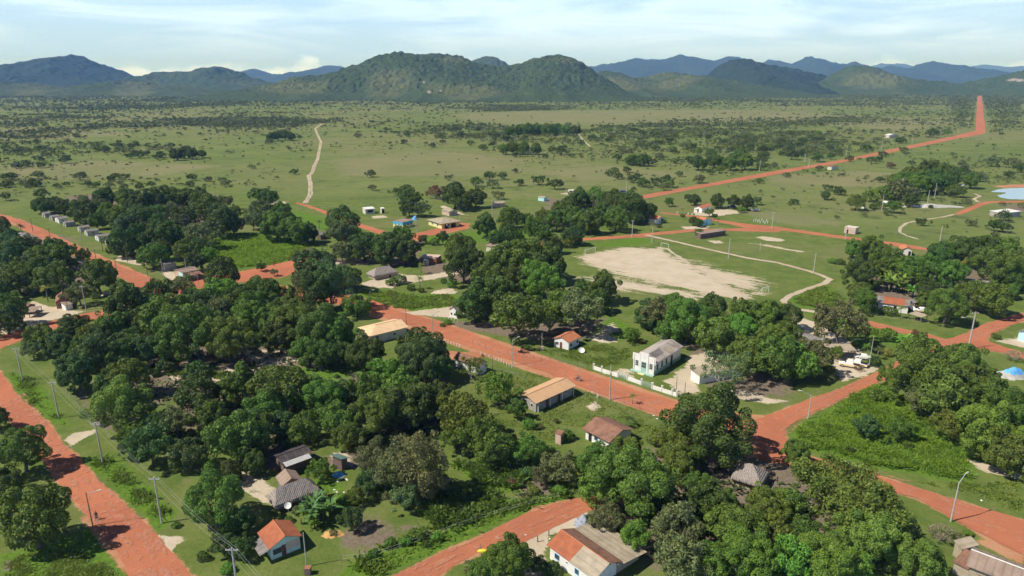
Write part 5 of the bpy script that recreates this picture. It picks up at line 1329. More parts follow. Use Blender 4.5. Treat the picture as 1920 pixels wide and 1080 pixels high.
# --- the wall with gates in front of the church
wl = empty('boundary_wall', G(1190, 718)); tag(wl, 'low white boundary wall with two pale green gates in front of the church', 'wall')
def seg_box(mb, a, b, z0, z1, t, org):
    a = a - org; b = b - org; d = (b - a).normalized(); n = Vector((-d.y, d.x, 0)) * t / 2
    mb.add([(a - n) + Vector((0, 0, z0)), (b - n) + Vector((0, 0, z0)), (b + n) + Vector((0, 0, z0)), (a + n) + Vector((0, 0, z0)), (a - n) + Vector((0, 0, z1)), (b - n) + Vector((0, 0, z1)), (b + n) + Vector((0, 0, z1)), (a + n) + Vector((0, 0, z1))],
           [(0, 3, 2, 1), (4, 5, 6, 7), (0, 1, 5, 4), (1, 2, 6, 5), (2, 3, 7, 6), (3, 0, 4, 7)])
og = G(1190, 718)
for a, b in (((1113, 692.5), (1158, 707)), ((1177, 712.5), (1202, 721.5)), ((1223, 729), (1268, 743.5))):
    m = MB(); seg_box(m, G(*a), G(*b), -.02, 1.0, .22, og); m.build('wall_panel', WHITE, wl)
for p in ((1113, 692.5), (1128, 697.5), (1158.5, 707.3), (1176.5, 712.4), (1202.5, 721.6), (1223, 729), (1241, 734.6), (1260, 741), (1268.5, 743.8)):
    q = G(*p) - og; m = MB(); m.box(q.x - .2, q.x + .2, q.y - .2, q.y + .2, 0, 1.75); m.build('pillar', WHITE, wl)
for a, b in (((1159.5, 707.6), (1175.5, 712)), ((1203.5, 722), (1222, 728.6))):
    gt = None
    A_, B2 = G(*a), G(*b)
    for zz_ in (.12, .5, .9, 1.3):
        m = MB(); m.tube([A_ - og + Vector((0, 0, zz_)), B2 - og + Vector((0, 0, zz_ + (.22 if zz_ > 1 else 0)))], .035, 5)
        if gt is None: gt = m.build('gate', AQUA, wl)
        else: m.build('rail', AQUA, gt)
    m = MB(); d = B2 - A_; k = 22
    for i in range(k + 1):
        p = A_ + d * i / k - og; m.tube([p + Vector((0, 0, .1)), p + Vector((0, 0, 1.35))], .022, 4)
    m.build('bars', GREENW, gt)
B_('veranda_house', 'white house with long narrow grey roof strip behind the thin grey tree', 'house', (1312, 705), (1293, 694), (1371, 664.5), 2.6, .5, '12', .3, WHITE, BEIGE, mono=True)
B_('grey_roofed_house', 'long house with broad smooth grey roof among the mango trees', 'house', (1470, 629), (1542, 646), (1567, 637), 2.7, .9, '01', .4, GREYW, GREY_ROOF)
B_('open_carport', 'open carport with pale sheet roof at the end of the grey-roofed house', 'carport', (1541, 646), (1553, 657), (1588, 642), 2.6, .35, '12', .3, OFFWHITE, BEIGE, mono=True, openposts=True)
B_('orange_striped_house', 'white house with orange tile strip between grey roof ends, behind a palm', 'house', (1641, 566), (1706, 575), (1716, 564), 2.7, 1.2, '01', .4, WHITE, TILE, long=[('w', .3, 1, .9, .9), ('d', .6, .9, 2, 0)])
_o = [q for q in COL.objects if q.name == 'orange_striped_house'][0]
_c, _r, L, W = frame_from((1641, 566), (1706, 575), (1716, 564), 2.7, '01')
_i = Matrix.Rotation(-_r, 3, 'Z'); _sy = 1 if (_i @ (Vector((0, 0, 0)) - _c)).y > 0 else -1; _sx = 1 if (_i @ (G(1641, 566) - _c)).x > 0 else -1
for _a, _b in ((.51, .26), (-.36, -.51)):
    slab([(_sx * _a * L, _sy * W * .51, 2.72), (_sx * _b * L, _sy * W * .51, 2.72), (_sx * _b * L, 0, 3.95), (_sx * _a * L, 0, 3.95)], .04, 'grey_sheets', GREY_ROOF, _o)
slab([(-L * .51, -_sy * W * .51, 2.72), (L * .51, -_sy * W * .51, 2.72), (L * .51, 0, 3.94), (-L * .51, 0, 3.94)], .04, 'back_sheets', GREY_ROOF, _o)
B_('pickup_shelter', 'open grey-roofed shelter over the striped pickup at the orange strip house', 'carport', (1708, 569), (1728, 566), (1716, 561), 2.6, .3, '01', .2, WHITE, GREY_ROOF, mono=True, openposts=True)
B_('sheet_awning', 'low pale sheet awning on posts between the satellite dish and a mango', 'awning', (1704, 587.5), (1728, 595), (1733, 590), 2.0, .3, '01', .15, WHITE, BEIGE, mono=True, openposts=True)
B_('mango_shaded_house', 'white-walled house with wide dull grey roof under dense mangoes', 'house', (1812, 532), (1862, 538), (1871, 530), 2.7, 1.1, '01', .4, WHITE, GREY_ROOF, long=[('w', .2, 1, .9, .9)])
B_('roadside_cottage', 'white cottage with orange roof standing where the side road ends', 'house', (1690, 468), (1712, 469.5), (1733, 465), 2.6, 1.3, '12', .3, WHITE, TILE_NEW, end=[('d', .8, 1, 2, 0)])
B_('cubic_house', 'plain pale cubic house with flat top standing alone in the grass', 'house', (1583.5, 425), (1605, 428), (1614, 426), 3.2, .12, '01', .05, PINKW, OFFWHITE, mono=True, long=[('d', .3, .9, 2, 0)])
B_('white_roofed_shed', 'open-sided shed with bright white metal roof near the pond', 'shed', (1855, 395), (1880, 400), (1887, 392.5), 2.6, .6, '01', .3, GREYW, WHITE_ROOF, mono=True)
B_('brown_barrack', 'long dark red barrack with weathered grey-pink roof beyond the pitch', 'building', (1302.5, 436), (1314, 439), (1360, 431.5), 2.6, .4, '12', .3, BROWNW, BROWN_ROOF, mono=True)
B_('half_orange_house', 'white house whose roof is half orange tile and half grey sheet', 'house', (1300.5, 389), (1317, 391), (1343, 386), 2.6, 1.2, '12', .3, WHITE, TILE_NEW, end=[('w', .25, .8, .9, .9), ('d', .5, .9, 2, 0)], long=[('w', .3, 1, 1, .9), ('d', .6, 1, 2, 0)])
B_('blue_sided_cottage', 'cottage with orange roof, white front and bright blue gable side', 'house', (1301, 411.5), (1315, 415), (1327.5, 410), 2.6, 1.4, '01', .3, CYANW, TILE_NEW, end=[('w', .25, .9, .9, .9), ('d', .5, .9, 2, 0, BLUEW)])
B_('white_sided_cottage', 'cottage with orange roof and plain white gable side beside the mango grove', 'house', (1215.5, 409), (1231, 412), (1244, 408), 2.6, 1.4, '01', .3, WHITE, TILE_NEW, end=[('w', .4, .9, .9, .9)])
B_('blue_yellow_building', 'flat-roofed building painted blue above and pale yellow below', 'building', (736.5, 414), (755, 417), (770.5, 412), 3.3, .12, '01', .05, YELLOWW, BROWN_ROOF, mono=True, band=BLUEW, long=[('w', .25, .8, .9, 1.2, BLUEW), ('w', .6, .8, .9, 1.2, BLUEW)], end=[('w', .2, 1, 1.2, 1.2, BLUEW), ('w', .5, 1, 1.2, 1.2, BLUEW), ('w', .8, 1, 1.2, 1.2, BLUEW)])
B_('hipped_roof_house', 'large yellow-walled house under a wide tan hipped roof by the red side road', 'house', (799, 411.5), (827, 420), (864, 414), 2.9, 1.6, '12', .9, YELLOWW, BEIGE, hip=(.8, .8), end=[('w', .3, 1.2, 1, .9), ('w', .7, 1.2, 1, .9)], long=[('d', .3, 3, 2.2, 0), ('d', .65, 3, 2.2, 0)])
B_('white_flat_store', 'small store with bright white flat roof on open grass', 'shed', (679, 389.5), (684.5, 392.5), (704, 391), 3.0, .25, '12', .15, OFFWHITE, WHITE_ROOF, mono=True, long=[('w', .5, 3.5, 1.6, .8)])
B_('white_kiosk', 'tiny white kiosk beside the bright white flat store', 'kiosk', (712.5, 389.5), (715, 391), (720.5, 390), 3.0, .2, '12', .1, OFFWHITE, WHITE_ROOF, mono=True, long=[('d', .5, 1.3, 2.2, 0)])
B_('tan_roofed_cottage', 'small pale cottage with tan roof behind the big hipped roof', 'house', (827, 393.5), (842, 397.5), (852.5, 393.5), 2.5, .9, '01', .3, PINKW, BEIGE, end=[('w', .5, 1, 1, .9)])
B_('round_tree_cottage', 'small tan-walled cottage with pale roof beyond the big round mango', 'house', (920, 379.5), (927, 382), (945, 379), 2.5, .9, '12', .3, PINKW, BEIGE, long=[('w', .4, 1, 1, .9)])
B_('boxy_white_hut', 'boxy whitish hut with blue side panel near the power poles', 'hut', (1064.5, 356), (1072.5, 358), (1085.5, 355), 3.2, .15, '12', .1, OFFWHITE, OFFWHITE, mono=True, long=[('d', .5, 3, 2.2, 0)])
B_('little_blue_hut', 'very small hut with pale roof and bluish wall in the open grass', 'hut', (1008, 369.5), (1020, 371), (1025, 369), 2.3, .5, '01', .2, CYANW, BEIGE)
B_('field_hut', 'little hut with reddish roof below the long straight road', 'hut', (1551, 311.5), (1560, 312.5), (1567, 310.5), 3.0, .8, '01', .3, OFFWHITE, TILE_OLD)
B_('white_field_barn', 'distant barn with bright white roof on the far plain', 'barn', (1658, 253), (1668, 253.6), (1669, 251.3), 3.5, 1.2, '01', .3, OFFWHITE, WHITE_ROOF)
B_('white_grove_hut', 'small white hut at the edge of the grove below a pole', 'hut', (1654, 379), (1662, 380), (1664, 378), 2.4, .6, '01', .2, WHITE, WHITE_ROOF)
B_('white_well_house', 'tiny white well house alone on the grass left of the grove', 'well house', (1616, 384), (1620.5, 384.6), (1622, 383.6), 2.2, .2, '01', .1, WHITE, WHITE_ROOF, mono=True)
B_('grove_cottage', 'white cottage half hidden in the dense grove near the pond', 'house', (1710, 358), (1718, 359), (1722, 357), 2.8, .9, '01', .3, WHITE, WHITE_ROOF)
B_('grove_edge_cottage', 'white-roofed cottage between the dense grove and the pond', 'house', (1795, 348), (1803, 349), (1808, 347), 2.8, .9, '01', .3, WHITE, WHITE_ROOF)
B_('distant_orange_hut', 'tiny hut with orange roof at the edge of the round grove', 'hut', (1216, 299), (1222, 299.6), (1226, 298.6), 2.6, 1.0, '01', .3, OFFWHITE, TILE_NEW)
# row along the upper left road
ROW = [((76, 399), (83, 401), (94, 399), 'first and farthest'), ((90, 405), (97, 407), (112, 405), 'second'), ((101, 407.5), (108.5, 411), (128, 409), 'third'), ((116, 415.5), (122, 418), (147, 417), 'fourth'), ((143, 425), (149, 427.5), (168, 424), 'fifth'),
       ((156, 431.5), (162, 434.5), (184, 430.5), 'sixth'), ((176, 441), (183, 444.5), (208, 440), 'seventh'), ((194, 448), (200.5, 451.5), (218, 448.5), 'eighth and nearest')]
for i, (a, b, c, w_) in enumerate(ROW):
    B_('row_house', f'{w_} grey-roofed house in the row along the upper left road', 'house', a, b, c, 2.4, .7, '12', .3, [GREYW, GREYW, WHITE, GREYW, OFFWHITE, OFFWHITE, WHITE, WHITE][i], GREY_ROOF, end=[('d', .5, .9, 1.9, 0)], long=[('w', .5, .8, .8, 1)], group='grey-roofed houses along the upper left road')
B_('white_roofed_porch_house', 'house with bright white metal roof and white porch near the road', 'house', (256, 472), (264, 476), (283, 471), 2.5, .7, '12', .3, OFFWHITE, WHITE_ROOF, long=[('d', .3, .9, 2, 0, REDDOOR), ('w', .7, 1, 1, .9)])
B_('grey_shed_house', 'grey shed-like house with stained grey roof next to the shop', 'house', (301, 493), (307, 496), (333, 492.5), 3.0, .5, '12', .25, GREYW, GREY_ROOF, mono=False)
o, L, W, sx, sy = B_('corner_shop', 'corner shop with pink and cyan walls and brown veranda roof', 'shop', (324.5, 506), (342, 512), (376, 506), 3.2, .7, '12', .3, PINKW, BROWN_ROOF, long=[('d', .2, 1, 2.2, 0, REDDOOR), ('d', .55, 1, 2.2, 0, REDDOOR)])
lw, ww = L / 2 - .3, W / 2 - .3
m = MB(); m.box(*sorted((sx * lw, sx * (lw + .04))), *sorted((-0.0, sy * ww)), .02, 2.9); m.build('cyan_wall_panel', CYANW, o)
slab([(-lw, sy * (ww + .1), 2.95), (lw, sy * (ww + .1), 2.95), (lw, sy * (ww + 3.2), 2.35), (-lw, sy * (ww + 3.2), 2.35)], .08, 'veranda_roof', TILE_OLD, o)
for i in range(5):
    m = MB(); x = -lw + .15 + i * (2 * lw - .3) / 4; m.box(x - .08, x + .08, sy * (ww + 3.0) - .08, sy * (ww + 3.0) + .08, 0, 2.3); m.build('post', WOOD, o)
B_('tree_hidden_house', 'grey-roofed house at the far upper left behind palms', 'house', (33, 438), (45, 440), (57, 437.5), 2.4, .7, '01', .3, OFFWHITE, GREY_ROOF)
B_('grey_roof_cottage', 'grey cottage beneath a lone round tree on the near side of the road', 'house', (137, 492), (142, 495.5), (155.5, 492), 2.5, .7, '12', .3, GREYW, GREY_ROOF, long=[('w', .5, 1, .9, .9)])
B_('grey_roof_store', 'low store with pale grey roof below the lone round tree', 'shed', (152, 502), (162, 505), (176, 500.5), 2.3, .6, '12', .25, OFFWHITE, GREY_ROOF)
B_('brick_house', 'brown brick house with tiled gable roof in the sandy yard', 'house', (89.5, 561.5), (102.5, 568), (130, 563.5), 2.4, 1.3, '01', .3, BRICK, TILE_OLD, end=[('d', .55, 1, 2, 0)]) if False else B_('brick_house', 'brown brick house with faded tile gable roof in the sandy yard', 'house', (102.5, 567.5), (129, 564), (114, 553), 2.4, 1.4, '12', .3, BRICK, TILE_OLD, end=[('d', .5, 1.3, 2, 0), ('w', .2, .7, .9, .8)])
B_('white_annex', 'small white annex with brown sheet roof in front of the brick house', 'annex', (113, 569.5), (121.5, 573), (138.5, 570), 1.9, .5, '12', .2, WHITE, BROWN_ROOF, mono=True)
B_('open_yard_shed', 'open shed with pale roof on posts at the sandy yard edge', 'shed', (42, 586), (64.5, 585), (57, 577), 2.0, .5, '01', .2, WOOD, BROWN_ROOF, mono=True, openposts=True)
B_('yard_house', 'grey-roofed hut partly hidden by the mango left of the open shed', 'hut', (28, 577), (48, 578), (46, 569), 2.4, .8, '01', .3, BROWNW, TILE_OLD)
B_('thatched_yard_house', 'long thatched house with mud walls in the central sandy yard', 'house', (747, 509.5), (701.5, 518), (687.5, 511), 1.9, 2.3, '01', .6, MUD, None, thatch=True, hip=(.7, .8), long=[('d', .7, .9, 1.8, 0)])
B_('grey_tin_cabin', 'cabin with light grey tin roof beside the round mango trees', 'cabin', (591, 437), (600, 441), (607, 437), 2.5, .8, '12', .3, BROWNW, GREY_ROOF)
B_('pale_roof_cabin', 'pale-roofed cabin mostly hidden behind the tall dark tree', 'cabin', (618, 496), (632, 498), (640, 493), 2.5, .8, '01', .3, OFFWHITE, BEIGE)
B_('brick_ruin', 'roofless dull red brick house shell beyond the sandy yard', 'ruin', (786, 483), (818, 485), (824, 478), 2.4, .1, '01', .05, BRICK, PINKW, mono=True)
B_('stone_privy', 'tiny whitish privy beside the brick ruin', 'outhouse', (793.5, 487), (799, 488.5), (803.5, 487), 2.3, .15, '01', .08, OFFWHITE, GREENW, mono=True, long=[('d', .5, .7, 1.8, 0)])
B_('rusty_roof_house', 'rust-roofed house glimpsed between dark crowns left of the tall tree', 'house', (522, 562), (545, 563), (552, 556), 2.6, .9, '01', .3, BRICK, TILE)
B_('blue_patch_roof_house', 'house with rusty and grey roof mended with a bright blue tarp', 'house', (910, 461), (948, 467), (966, 460), 2.6, .8, '01', .3, OFFWHITE, BROWN_ROOF)
B_('white_gable_hut', 'white gabled hut at the sandy forecourt under dark mangoes', 'hut', (841, 580), (857, 584), (866, 579), 2.7, 1.2, '12', .25, WHITE, GREY_ROOF, end=[('w', .25, .8, .9, .9), ('w', .7, .8, .9, .9)])
B_('feathery_tree_house', 'brown-roofed white house half hidden by the feathery tree', 'house', (850, 672), (900, 688), (922, 682), 2.5, 1.3, '01', .4, WHITE, TILE_OLD, long=[('d', .6, .9, 2, 0)])
B_('right_edge_house', 'blue-white house with grey roof at the right edge of the view', 'house', (1908, 621), (1950, 632), (1960, 615), 2.8, .9, '12', .3, CYANW, GREY_ROOF)

# ------------------------------------------------------------------ poles, lamps, wires
def pole(name, label, bx, by, h, kind='T', mat=CONC, group=None, arm=None, r=.14):
    p = G(bx, by)
    o = empty(name, p); tag(o, label, 'street light' if kind == 'L' else 'pole', group)
    m = MB(); m.tube([(0, 0, -.3), (0, 0, h)], [r * 1.25, r * .8], 8); m.build('pole', mat, o)
    if kind in ('T', 'TL'):
        m = MB(); m.box(-.95, .95, -.07, .07, h - .45, h - .32); m.build('crossarm', CONC if mat is CONC else mat, o)
        for x in (-.85, -.3, .3, .85):
            m = MB(); m.tube([(x, 0, h - .32), (x, 0, h - .12)], [.06, .04], 6); m.build('insulator', OFFWHITE, o)
    if kind in ('L', 'TL') and arm:
        ax, ay, az = arm
        m = MB(); m.tube([(0, 0, h - 1.6 if kind == 'TL' else h - .15), (ax * .6, ay * .6, h - .3 + az * .7), (ax, ay, h - .15 + az)], [.06, .055, .045], 6); a = m.build('arm', STEEL, o)
        m = MB(); d = Vector((ax, ay, 0)).normalized()
        m.tube([(ax, ay, h - .15 + az), tuple(Vector((ax, ay, h - .12 + az)) + d * .75)], [.11, .14], 6); m.build('lamp_head', OFFWHITE, a)
    return o, p, h

PG = 'concrete power poles along the left road'
P1 = pole('power_pole', 'concrete power pole with crossarm farthest up the left road verge', 43, 714, 9.3, 'T', CONC, PG)
P2 = pole('power_pole', 'concrete power pole with crossarm by the wire-fenced grass above the left road', 111, 783.5, 9.3, 'T', CONC, PG)
P3 = pole('power_pole', 'concrete power pole beside the sandy entrance to the left road', 193, 869, 9.3, 'T', CONC, PG)
P4 = pole('power_pole', 'tall concrete power pole on the grass above the cracked roadside', 303.5, 981, 9.3, 'T', CONC, PG)
P5 = pole('power_pole', 'concrete power pole at the bottom edge near the orange-roofed house', 448, 1125, 9.3, 'T', CONC, PG)
def wires(name, label, pts, offs, sag=.7, r=.022):
    m = MB()
    for (ox, dz) in offs:
        for (o1, p1, h1), (o2, p2, h2) in zip(pts[:-1], pts[1:]):
            a = p1 + Vector((ox, 0, h1 + dz)); b = p2 + Vector((ox, 0, h2 + dz)); q = []
            for i in range(9):
                t = i / 8; v = a.lerp(b, t); v.z -= sag * 4 * t * (1 - t); q.append(v)
            m.tube(q, r, 4)
    o = m.build(name, STEEL); tag(o, label, 'wire')
P6 = (None, G(560, 1250), 9.3)
wires('power_lines', 'overhead wires strung between the concrete poles of the left road', [P1, P2, P3, P4, P5, P6], [(-.85, -.12), (.85, -.12), (.3, -.12)], r=.009)
pole('power_pole', 'tall pale concrete pole in front of the grey tree by the brick house', 161.5, 580.5, 8.5, 'T', CONC)
pole('street_light', 'leaning old street light with forked arms at the left edge road', 27.5, 628, 6.2, 'L', CONC, arm=(-1.2, -.5, .5))
pole('street_light', 'dark wooden post with a pale raised lamp arm beside the shaded left road', 174, 986, 6.8, 'L', WOOD, arm=(1.7, .4, .2), r=.09)
C1 = pole('power_pole', 'tall concrete pole with box on the grass opposite the church wall', 1143, 750, 9.3, 'P', CONC)
m = MB(); m.box(-.2, .2, -.35, -.15, 6.6, 7.2); m.build('meter_box', GREYW, C1[0])
pole('street_light', 'street light at the inner edge of the red road bend', 1515, 785, 6.0, 'L', CONC, arm=(-2.2, .3, 1.1), r=.11)
pole('street_light', 'street light on the near verge of the lower right road', 1782.5, 978, 8.0, 'L', CONC, arm=(1.4, .8, 1.4), r=.12)
pole('street_light', 'tall street light in the middle of the red road crossing', 1815, 655, 11.5, 'TL', CONC, arm=(-2.9, .2, -1.6), r=.18)
pole('street_light', 'street light with arm by the central road above the longhouse', 961, 685, 7.4, 'L', CONC, arm=(1.3, .8, .7), r=.11)
pole('street_light', 'street light between the cream building and the central road', 811.5, 628, 6.6, 'L', CONC, arm=(1.5, 1.0, .7), r=.11)
pole('street_light', 'street light half in tree shade where the central road begins', 692.7, 575.5, 4.8, 'L', CONC, arm=(1.2, .8, 1.2), r=.1)
pole('street_light', 'street light in front of the corner shop', 373, 540, 5.0, 'L', CONC, arm=(-1.6, -.3, .4), r=.09)
pole('street_light', 'slim street light in the green strip below the red side road', 844, 452.5, 7, 'L', CONC, arm=(-1.2, 1, 1), r=.12)
for x, y, h, lb in ((742, 566, 6.8, 'thin dark post in the bright green plot'), (844.5, 592, 6.5, 'thin dark post by the sandy forecourt'), (762, 609, 5.5, 'thin post at the road edge behind the cream building'),
                 (923.5, 697, 4.8, 'thin post at the road edge by white-painted posts'), (1086, 716, 4.2, 'pale thin mast beside the motorcycle'), (1267, 742, 5.2, 'dark post inside the church yard nearest the wall end'),
                 (1283, 748, 4.5, 'dark post outside the church yard wall end'), (1274, 791, 7.2, 'slim dark post at the right end of the central road'), (575, 1062, 6.4, 'grey post rising from a small brick block'),
                 (239, 492, 7.2, 'wooden pole in front of the white-roofed porch house'), (307, 523, 8.2, 'grey pole between grey shed house and pink shop'), (351, 520, 7.5, 'short grey pole beside the shop wall'),
                 (153, 450, 6.8, 'grey pole in front of the grey-roofed row'), (115, 434, 6, 'thin grey pole near the far end of the house row'), (193, 471, 7, 'twin wooden pole beside the house row, nearer'),
                 (230, 478, 6, 'thin wooden pole beside the second tree of the row'), (182, 497, 7, 'wooden pole left of the upper left road bend'), (96, 455, 7, 'wooden pole at the tree line of the upper left road'),
                 (62, 434, 7, 'wooden pole where the upper left road begins'), (1629, 688, 9, 'tall pale pole in front of the parked trucks'), (598, 452, 8, 'pale pole beside the grey tin cabin'),
                 (251 * 1.0 + 26, 540 - 22, 4, 'thin dark stake on the verge of the upper left road'), (128, 583, 6, 'thin post before the white annex'), (514, 500, 5, 'small dark post at the red road behind the meadow'),
                 (219, 510, 5, 'dark stake at the road edge near the round mango'), (1425, 470, 4, 'thin stake beside the pale sand rectangle')):
    pole('wooden_post', lb, x, y, h, 'P', WOOD if 'pale' not in lb and 'grey' not in lb else CONC, r=.085 if y > 550 else .12)
for x, y, h, lb in ((1185, 444.5, 8.5, 'pale power pole where the side road meets the mango grove'), (1222, 456.5, 8, 'pale lamp post by the far left corner of the pitch'), (1365.5, 485, 9, 'slim floodlight pole on the far side of the pitch'),
                 (1525, 513, 8.5, 'slim pole by the sand track bend'), (1447, 429, 9, 'power pole beside the white grave posts'), (1585, 449, 7, 'short pole in front of the pale cubic house'),
                 (781, 435, 9.5, 'pale power pole beside the blue and yellow building'), (1762, 452, 7.5, 'pale pole in the grass above the mango houses'), (923, 407, 10, 'pale pole beyond the small tan cottage'),
                 (1752, 371, 10, 'thick pale pole in front of the dense grove'), (1739, 381, 8, 'thin pole beside the grey rubble'), (1653, 394, 9, 'pole with white hut at its foot'),
                 (1061, 378, 9, 'pole at the left of the boxy white hut'), (863, 421, 7, 'grey pole at the corner of the hipped roof house')):
    pole('power_pole', lb, x, y, h, 'T' if 'power' in lb else 'P', CONC, r=.17)
FP = [(1174, 366, 9), (1180, 367, 7), (1308, 344, 9), (1424, 321, 9), (1508.5, 304, 8), (1516, 315, 8), (1587, 290, 8.5), (1653, 281, 9), (1710, 269.5, 9), (1762, 258.5, 9), (1797, 248.5, 9), (1815, 240, 9), (1817.5, 228, 9), (1819.5, 217, 9), (1821.5, 207, 9), (1823, 199, 9), (1824.5, 192, 9), (1826, 186, 9)]
for i, (x, y, h) in enumerate(FP):
    pole('power_pole', f'power pole {"along the diagonal stretch of" if i < 11 else "along the straight far stretch of"} the long red road, {ordw(i if i < 11 else i - 11).replace("nearest", "from the village end" if i < 11 else "from the bend")}', x, y, h, 'T', CONC, 'power poles following the long red road', r=.2)

# ------------------------------------------------------------------ football goals
def goal(label, ax, ay, bx, by, h=2.3):
    a, b = G(ax, ay), G(bx, by); c = (a + b) / 2
    o = empty('football_goal', c); tag(o, label, 'goal', 'football goals round the sandy pitch')
    for i, p in enumerate((a, b)):
        m = MB(); m.tube([tuple(p - c), tuple(p - c + Vector((0, 0, h)))], .07, 6); m.build('goalpost', WHITE, o)
    m = MB(); m.tube([tuple(a - c + Vector((0, 0, h))), tuple(b - c + Vector((0, 0, h)))], .07, 6); m.build('crossbar', WHITE, o)
    d = (b - a).normalized(); n = Vector((-d.y, d.x, 0)) * 1.5
    m = MB()
    for p in (a, b): m.tube([tuple(p - c + Vector((0, 0, h))), tuple(p - c + n)], .04, 5)
    for k in range(9):
        p = a.lerp(b, k / 8) - c; m.tube([tuple(p + Vector((0, 0, h))), tuple(p + n)], .015, 3)
    m.build('net_frame', WHITE, o)
goal('white goal frame at the left end of the sandy pitch', 1097, 477, 1116, 473)
goal('white goal frame at the far corner of the sandy pitch', 1239, 464, 1253, 467)
goal('white goal frame at the near right tip of the pitch', 1428, 551, 1441, 548)
goal('weathered goal or rail frame just behind the round dark mangoes', 1090, 526, 1113, 529.5, 1.6)

# ------------------------------------------------------------------ satellite dishes
def dish(label, x, y, r, aim, z=1.4):
    o = empty('satellite_dish', G(x, y), aim); tag(o, label, 'satellite dish')
    m = MB(); n = 16; vs = [(0, 0, 0)]; rings = 4
    for i in range(1, rings + 1):
        q = r * i / rings
        for k in range(n): vs.append((q * math.cos(k * 2 * math.pi / n), q * math.sin(k * 2 * math.pi / n), .35 * q * q / r))
    tilt = Matrix.Rotation(R(38), 4, 'X')
    vs = [tuple(tilt @ Vector(v) + Vector((0, 0, z))) for v in vs]
    f = [(0, 1 + k, 1 + (k + 1) % n) for k in range(n)]
    for i in range(rings - 1):
        for k in range(n): a = 1 + i * n + k; b = 1 + i * n + (k + 1) % n; f.append((a, a + n, b + n, b))
    m.add(vs, f); ob = m.build('reflector', WHITE, o)
    mod = ob.modifiers.new('thick', 'SOLIDIFY'); mod.thickness = .03
    m = MB(); m.tube([(0, 0, 0), (0, 0, z - .02)], .05, 6); m.build('mast', STEEL, o)
    m = MB(); tip = tilt @ Vector((0, 0, r * .8)) + Vector((0, 0, z)); m.tube([tuple(tilt @ Vector((r * .9, 0, .3 * r)) + Vector((0, 0, z))), tuple(tip)], .025, 4); m.build('feed_arm', STEEL, o)
dish('white satellite dish on the grass between thatch and orange roof', 541, 961, .62, R(20))
dish('small white dish behind the lean-to of the orange-roofed house', 478, 988, .4, R(-20))
dish('white satellite dish lying low in front of the small white cottage', 1090, 661, .95, R(10), .55)
dish('white satellite dish beside the striped pickup shelter', 1709, 586, 1.0, R(10))

# ------------------------------------------------------------------ vehicles
def pickup(label, x, y, rz, body=CARW, stripe=CARY, bed=True, sc=1.0, group=None):
    o = empty('pickup_truck' if bed else 'parked_car', G(x, y), rz); o.scale = (sc,) * 3; tag(o, label, 'pickup' if bed else 'car', group)
    prof = [(-2.5, .45), (-2.55, .95), (-.95, 1.02), (-.85, 1.70), (.55, 1.72), (1.25, 1.08), (2.45, .95), (2.55, .45)] if bed else [(-2.1, .4), (-2.15, .9), (-1.6, 1.0), (-1.0, 1.45), (.4, 1.47), (1.1, 1.0), (2.0, .85), (2.1, .4)]
    b = bmesh.new(); w2 = .88
    vl = []; 
    for s in (-1, 1):
        vl.append([b.verts.new((px_, s * (w2 if z < 1.2 else w2 * .86), z)) for px_, z in prof])
    n = len(prof)
    b.faces.new(vl[0]); b.faces.new(vl[1][::-1])
    for i in range(n): b.faces.new((vl[0][i], vl[1][i], vl[1][(i + 1) % n], vl[0][(i + 1) % n]))
    bmesh.ops.recalc_face_normals(b, faces=b.faces)
    bmesh.ops.bevel(b, geom=list(b.edges), offset=.06, segments=2, affect='EDGES', profile=.6)
    me = bpy.data.meshes.new('body'); b.to_mesh(me); b.free(); link('body', me, body, o)
    for s in (-1, 1):
        xr = (-.78, .42) if bed else (-.95, .35)
        m = MB(); y0 = s * .80; m.add([(xr[0], y0 + s * .05, 1.1), (xr[1] + .35, y0 + s * .05, 1.1), (xr[1], y0 - s * .02, 1.56 if bed else 1.36), (xr[0] + .05, y0 - s * .02, 1.56 if bed else 1.36),
                                       (xr[0], y0 - s * .1, 1.1), (xr[1] + .35, y0 - s * .1, 1.1), (xr[1], y0 - s * .12, 1.56 if bed else 1.36), (xr[0] + .05, y0 - s * .12, 1.56 if bed else 1.36)], [(0, 1, 2, 3), (7, 6, 5, 4), (0, 4, 5, 1), (1, 5, 6, 2), (2, 6, 7, 3), (3, 7, 4, 0)])
        m.build('side_window', GLASS, o)
        if stripe:
            m = MB(); m.box(-2.3, 2.2, *sorted((s * .885, s * .90)), .62, .86); m.build('stripe', stripe, o)
        for xx in (-1.55, 1.6) if bed else (-1.3, 1.35):
            m = MB(); m.tube([(xx, s * .72, .37), (xx, s * .93, .37)], .37, 14); t = m.build('wheel', BLACKM, o)
            m = MB(); m.tube([(xx, s * .932, .37), (xx, s * .945, .37)], .2, 10); m.build('rim', STEEL, t)
        m = MB(); m.box(2.46 if bed else 2.02, 2.58 if bed else 2.14, *sorted((s * .45, s * .8)), .72, .88); m.build('headlight', OFFWHITE, o)
    m = MB()
    a, c = ((.60, 1.64), (1.18, 1.14)) if bed else ((.48, 1.42), (1.05, 1.05))
    m.add([(a[0], -.66, a[1] + .02), (a[0], .66, a[1] + .02), (c[0], .74, c[1] + .03), (c[0], -.74, c[1] + .03), (a[0] - .05, -.66, a[1] - .04), (a[0] - .05, .66, a[1] - .04), (c[0] - .05, .74, c[1] - .04), (c[0] - .05, -.74, c[1] - .04)], [(0, 1, 2, 3), (7, 6, 5, 4), (0, 4, 5, 1), (1, 5, 6, 2), (2, 6, 7, 3), (3, 7, 4, 0)])
    m.build('windscreen', GLASS, o)
    if bed:
        m = MB(); m.box(-2.4, -1.05, -.72, .72, 1.02, 1.06); m.build('cargo_bed', BLACKM, o)
    return o
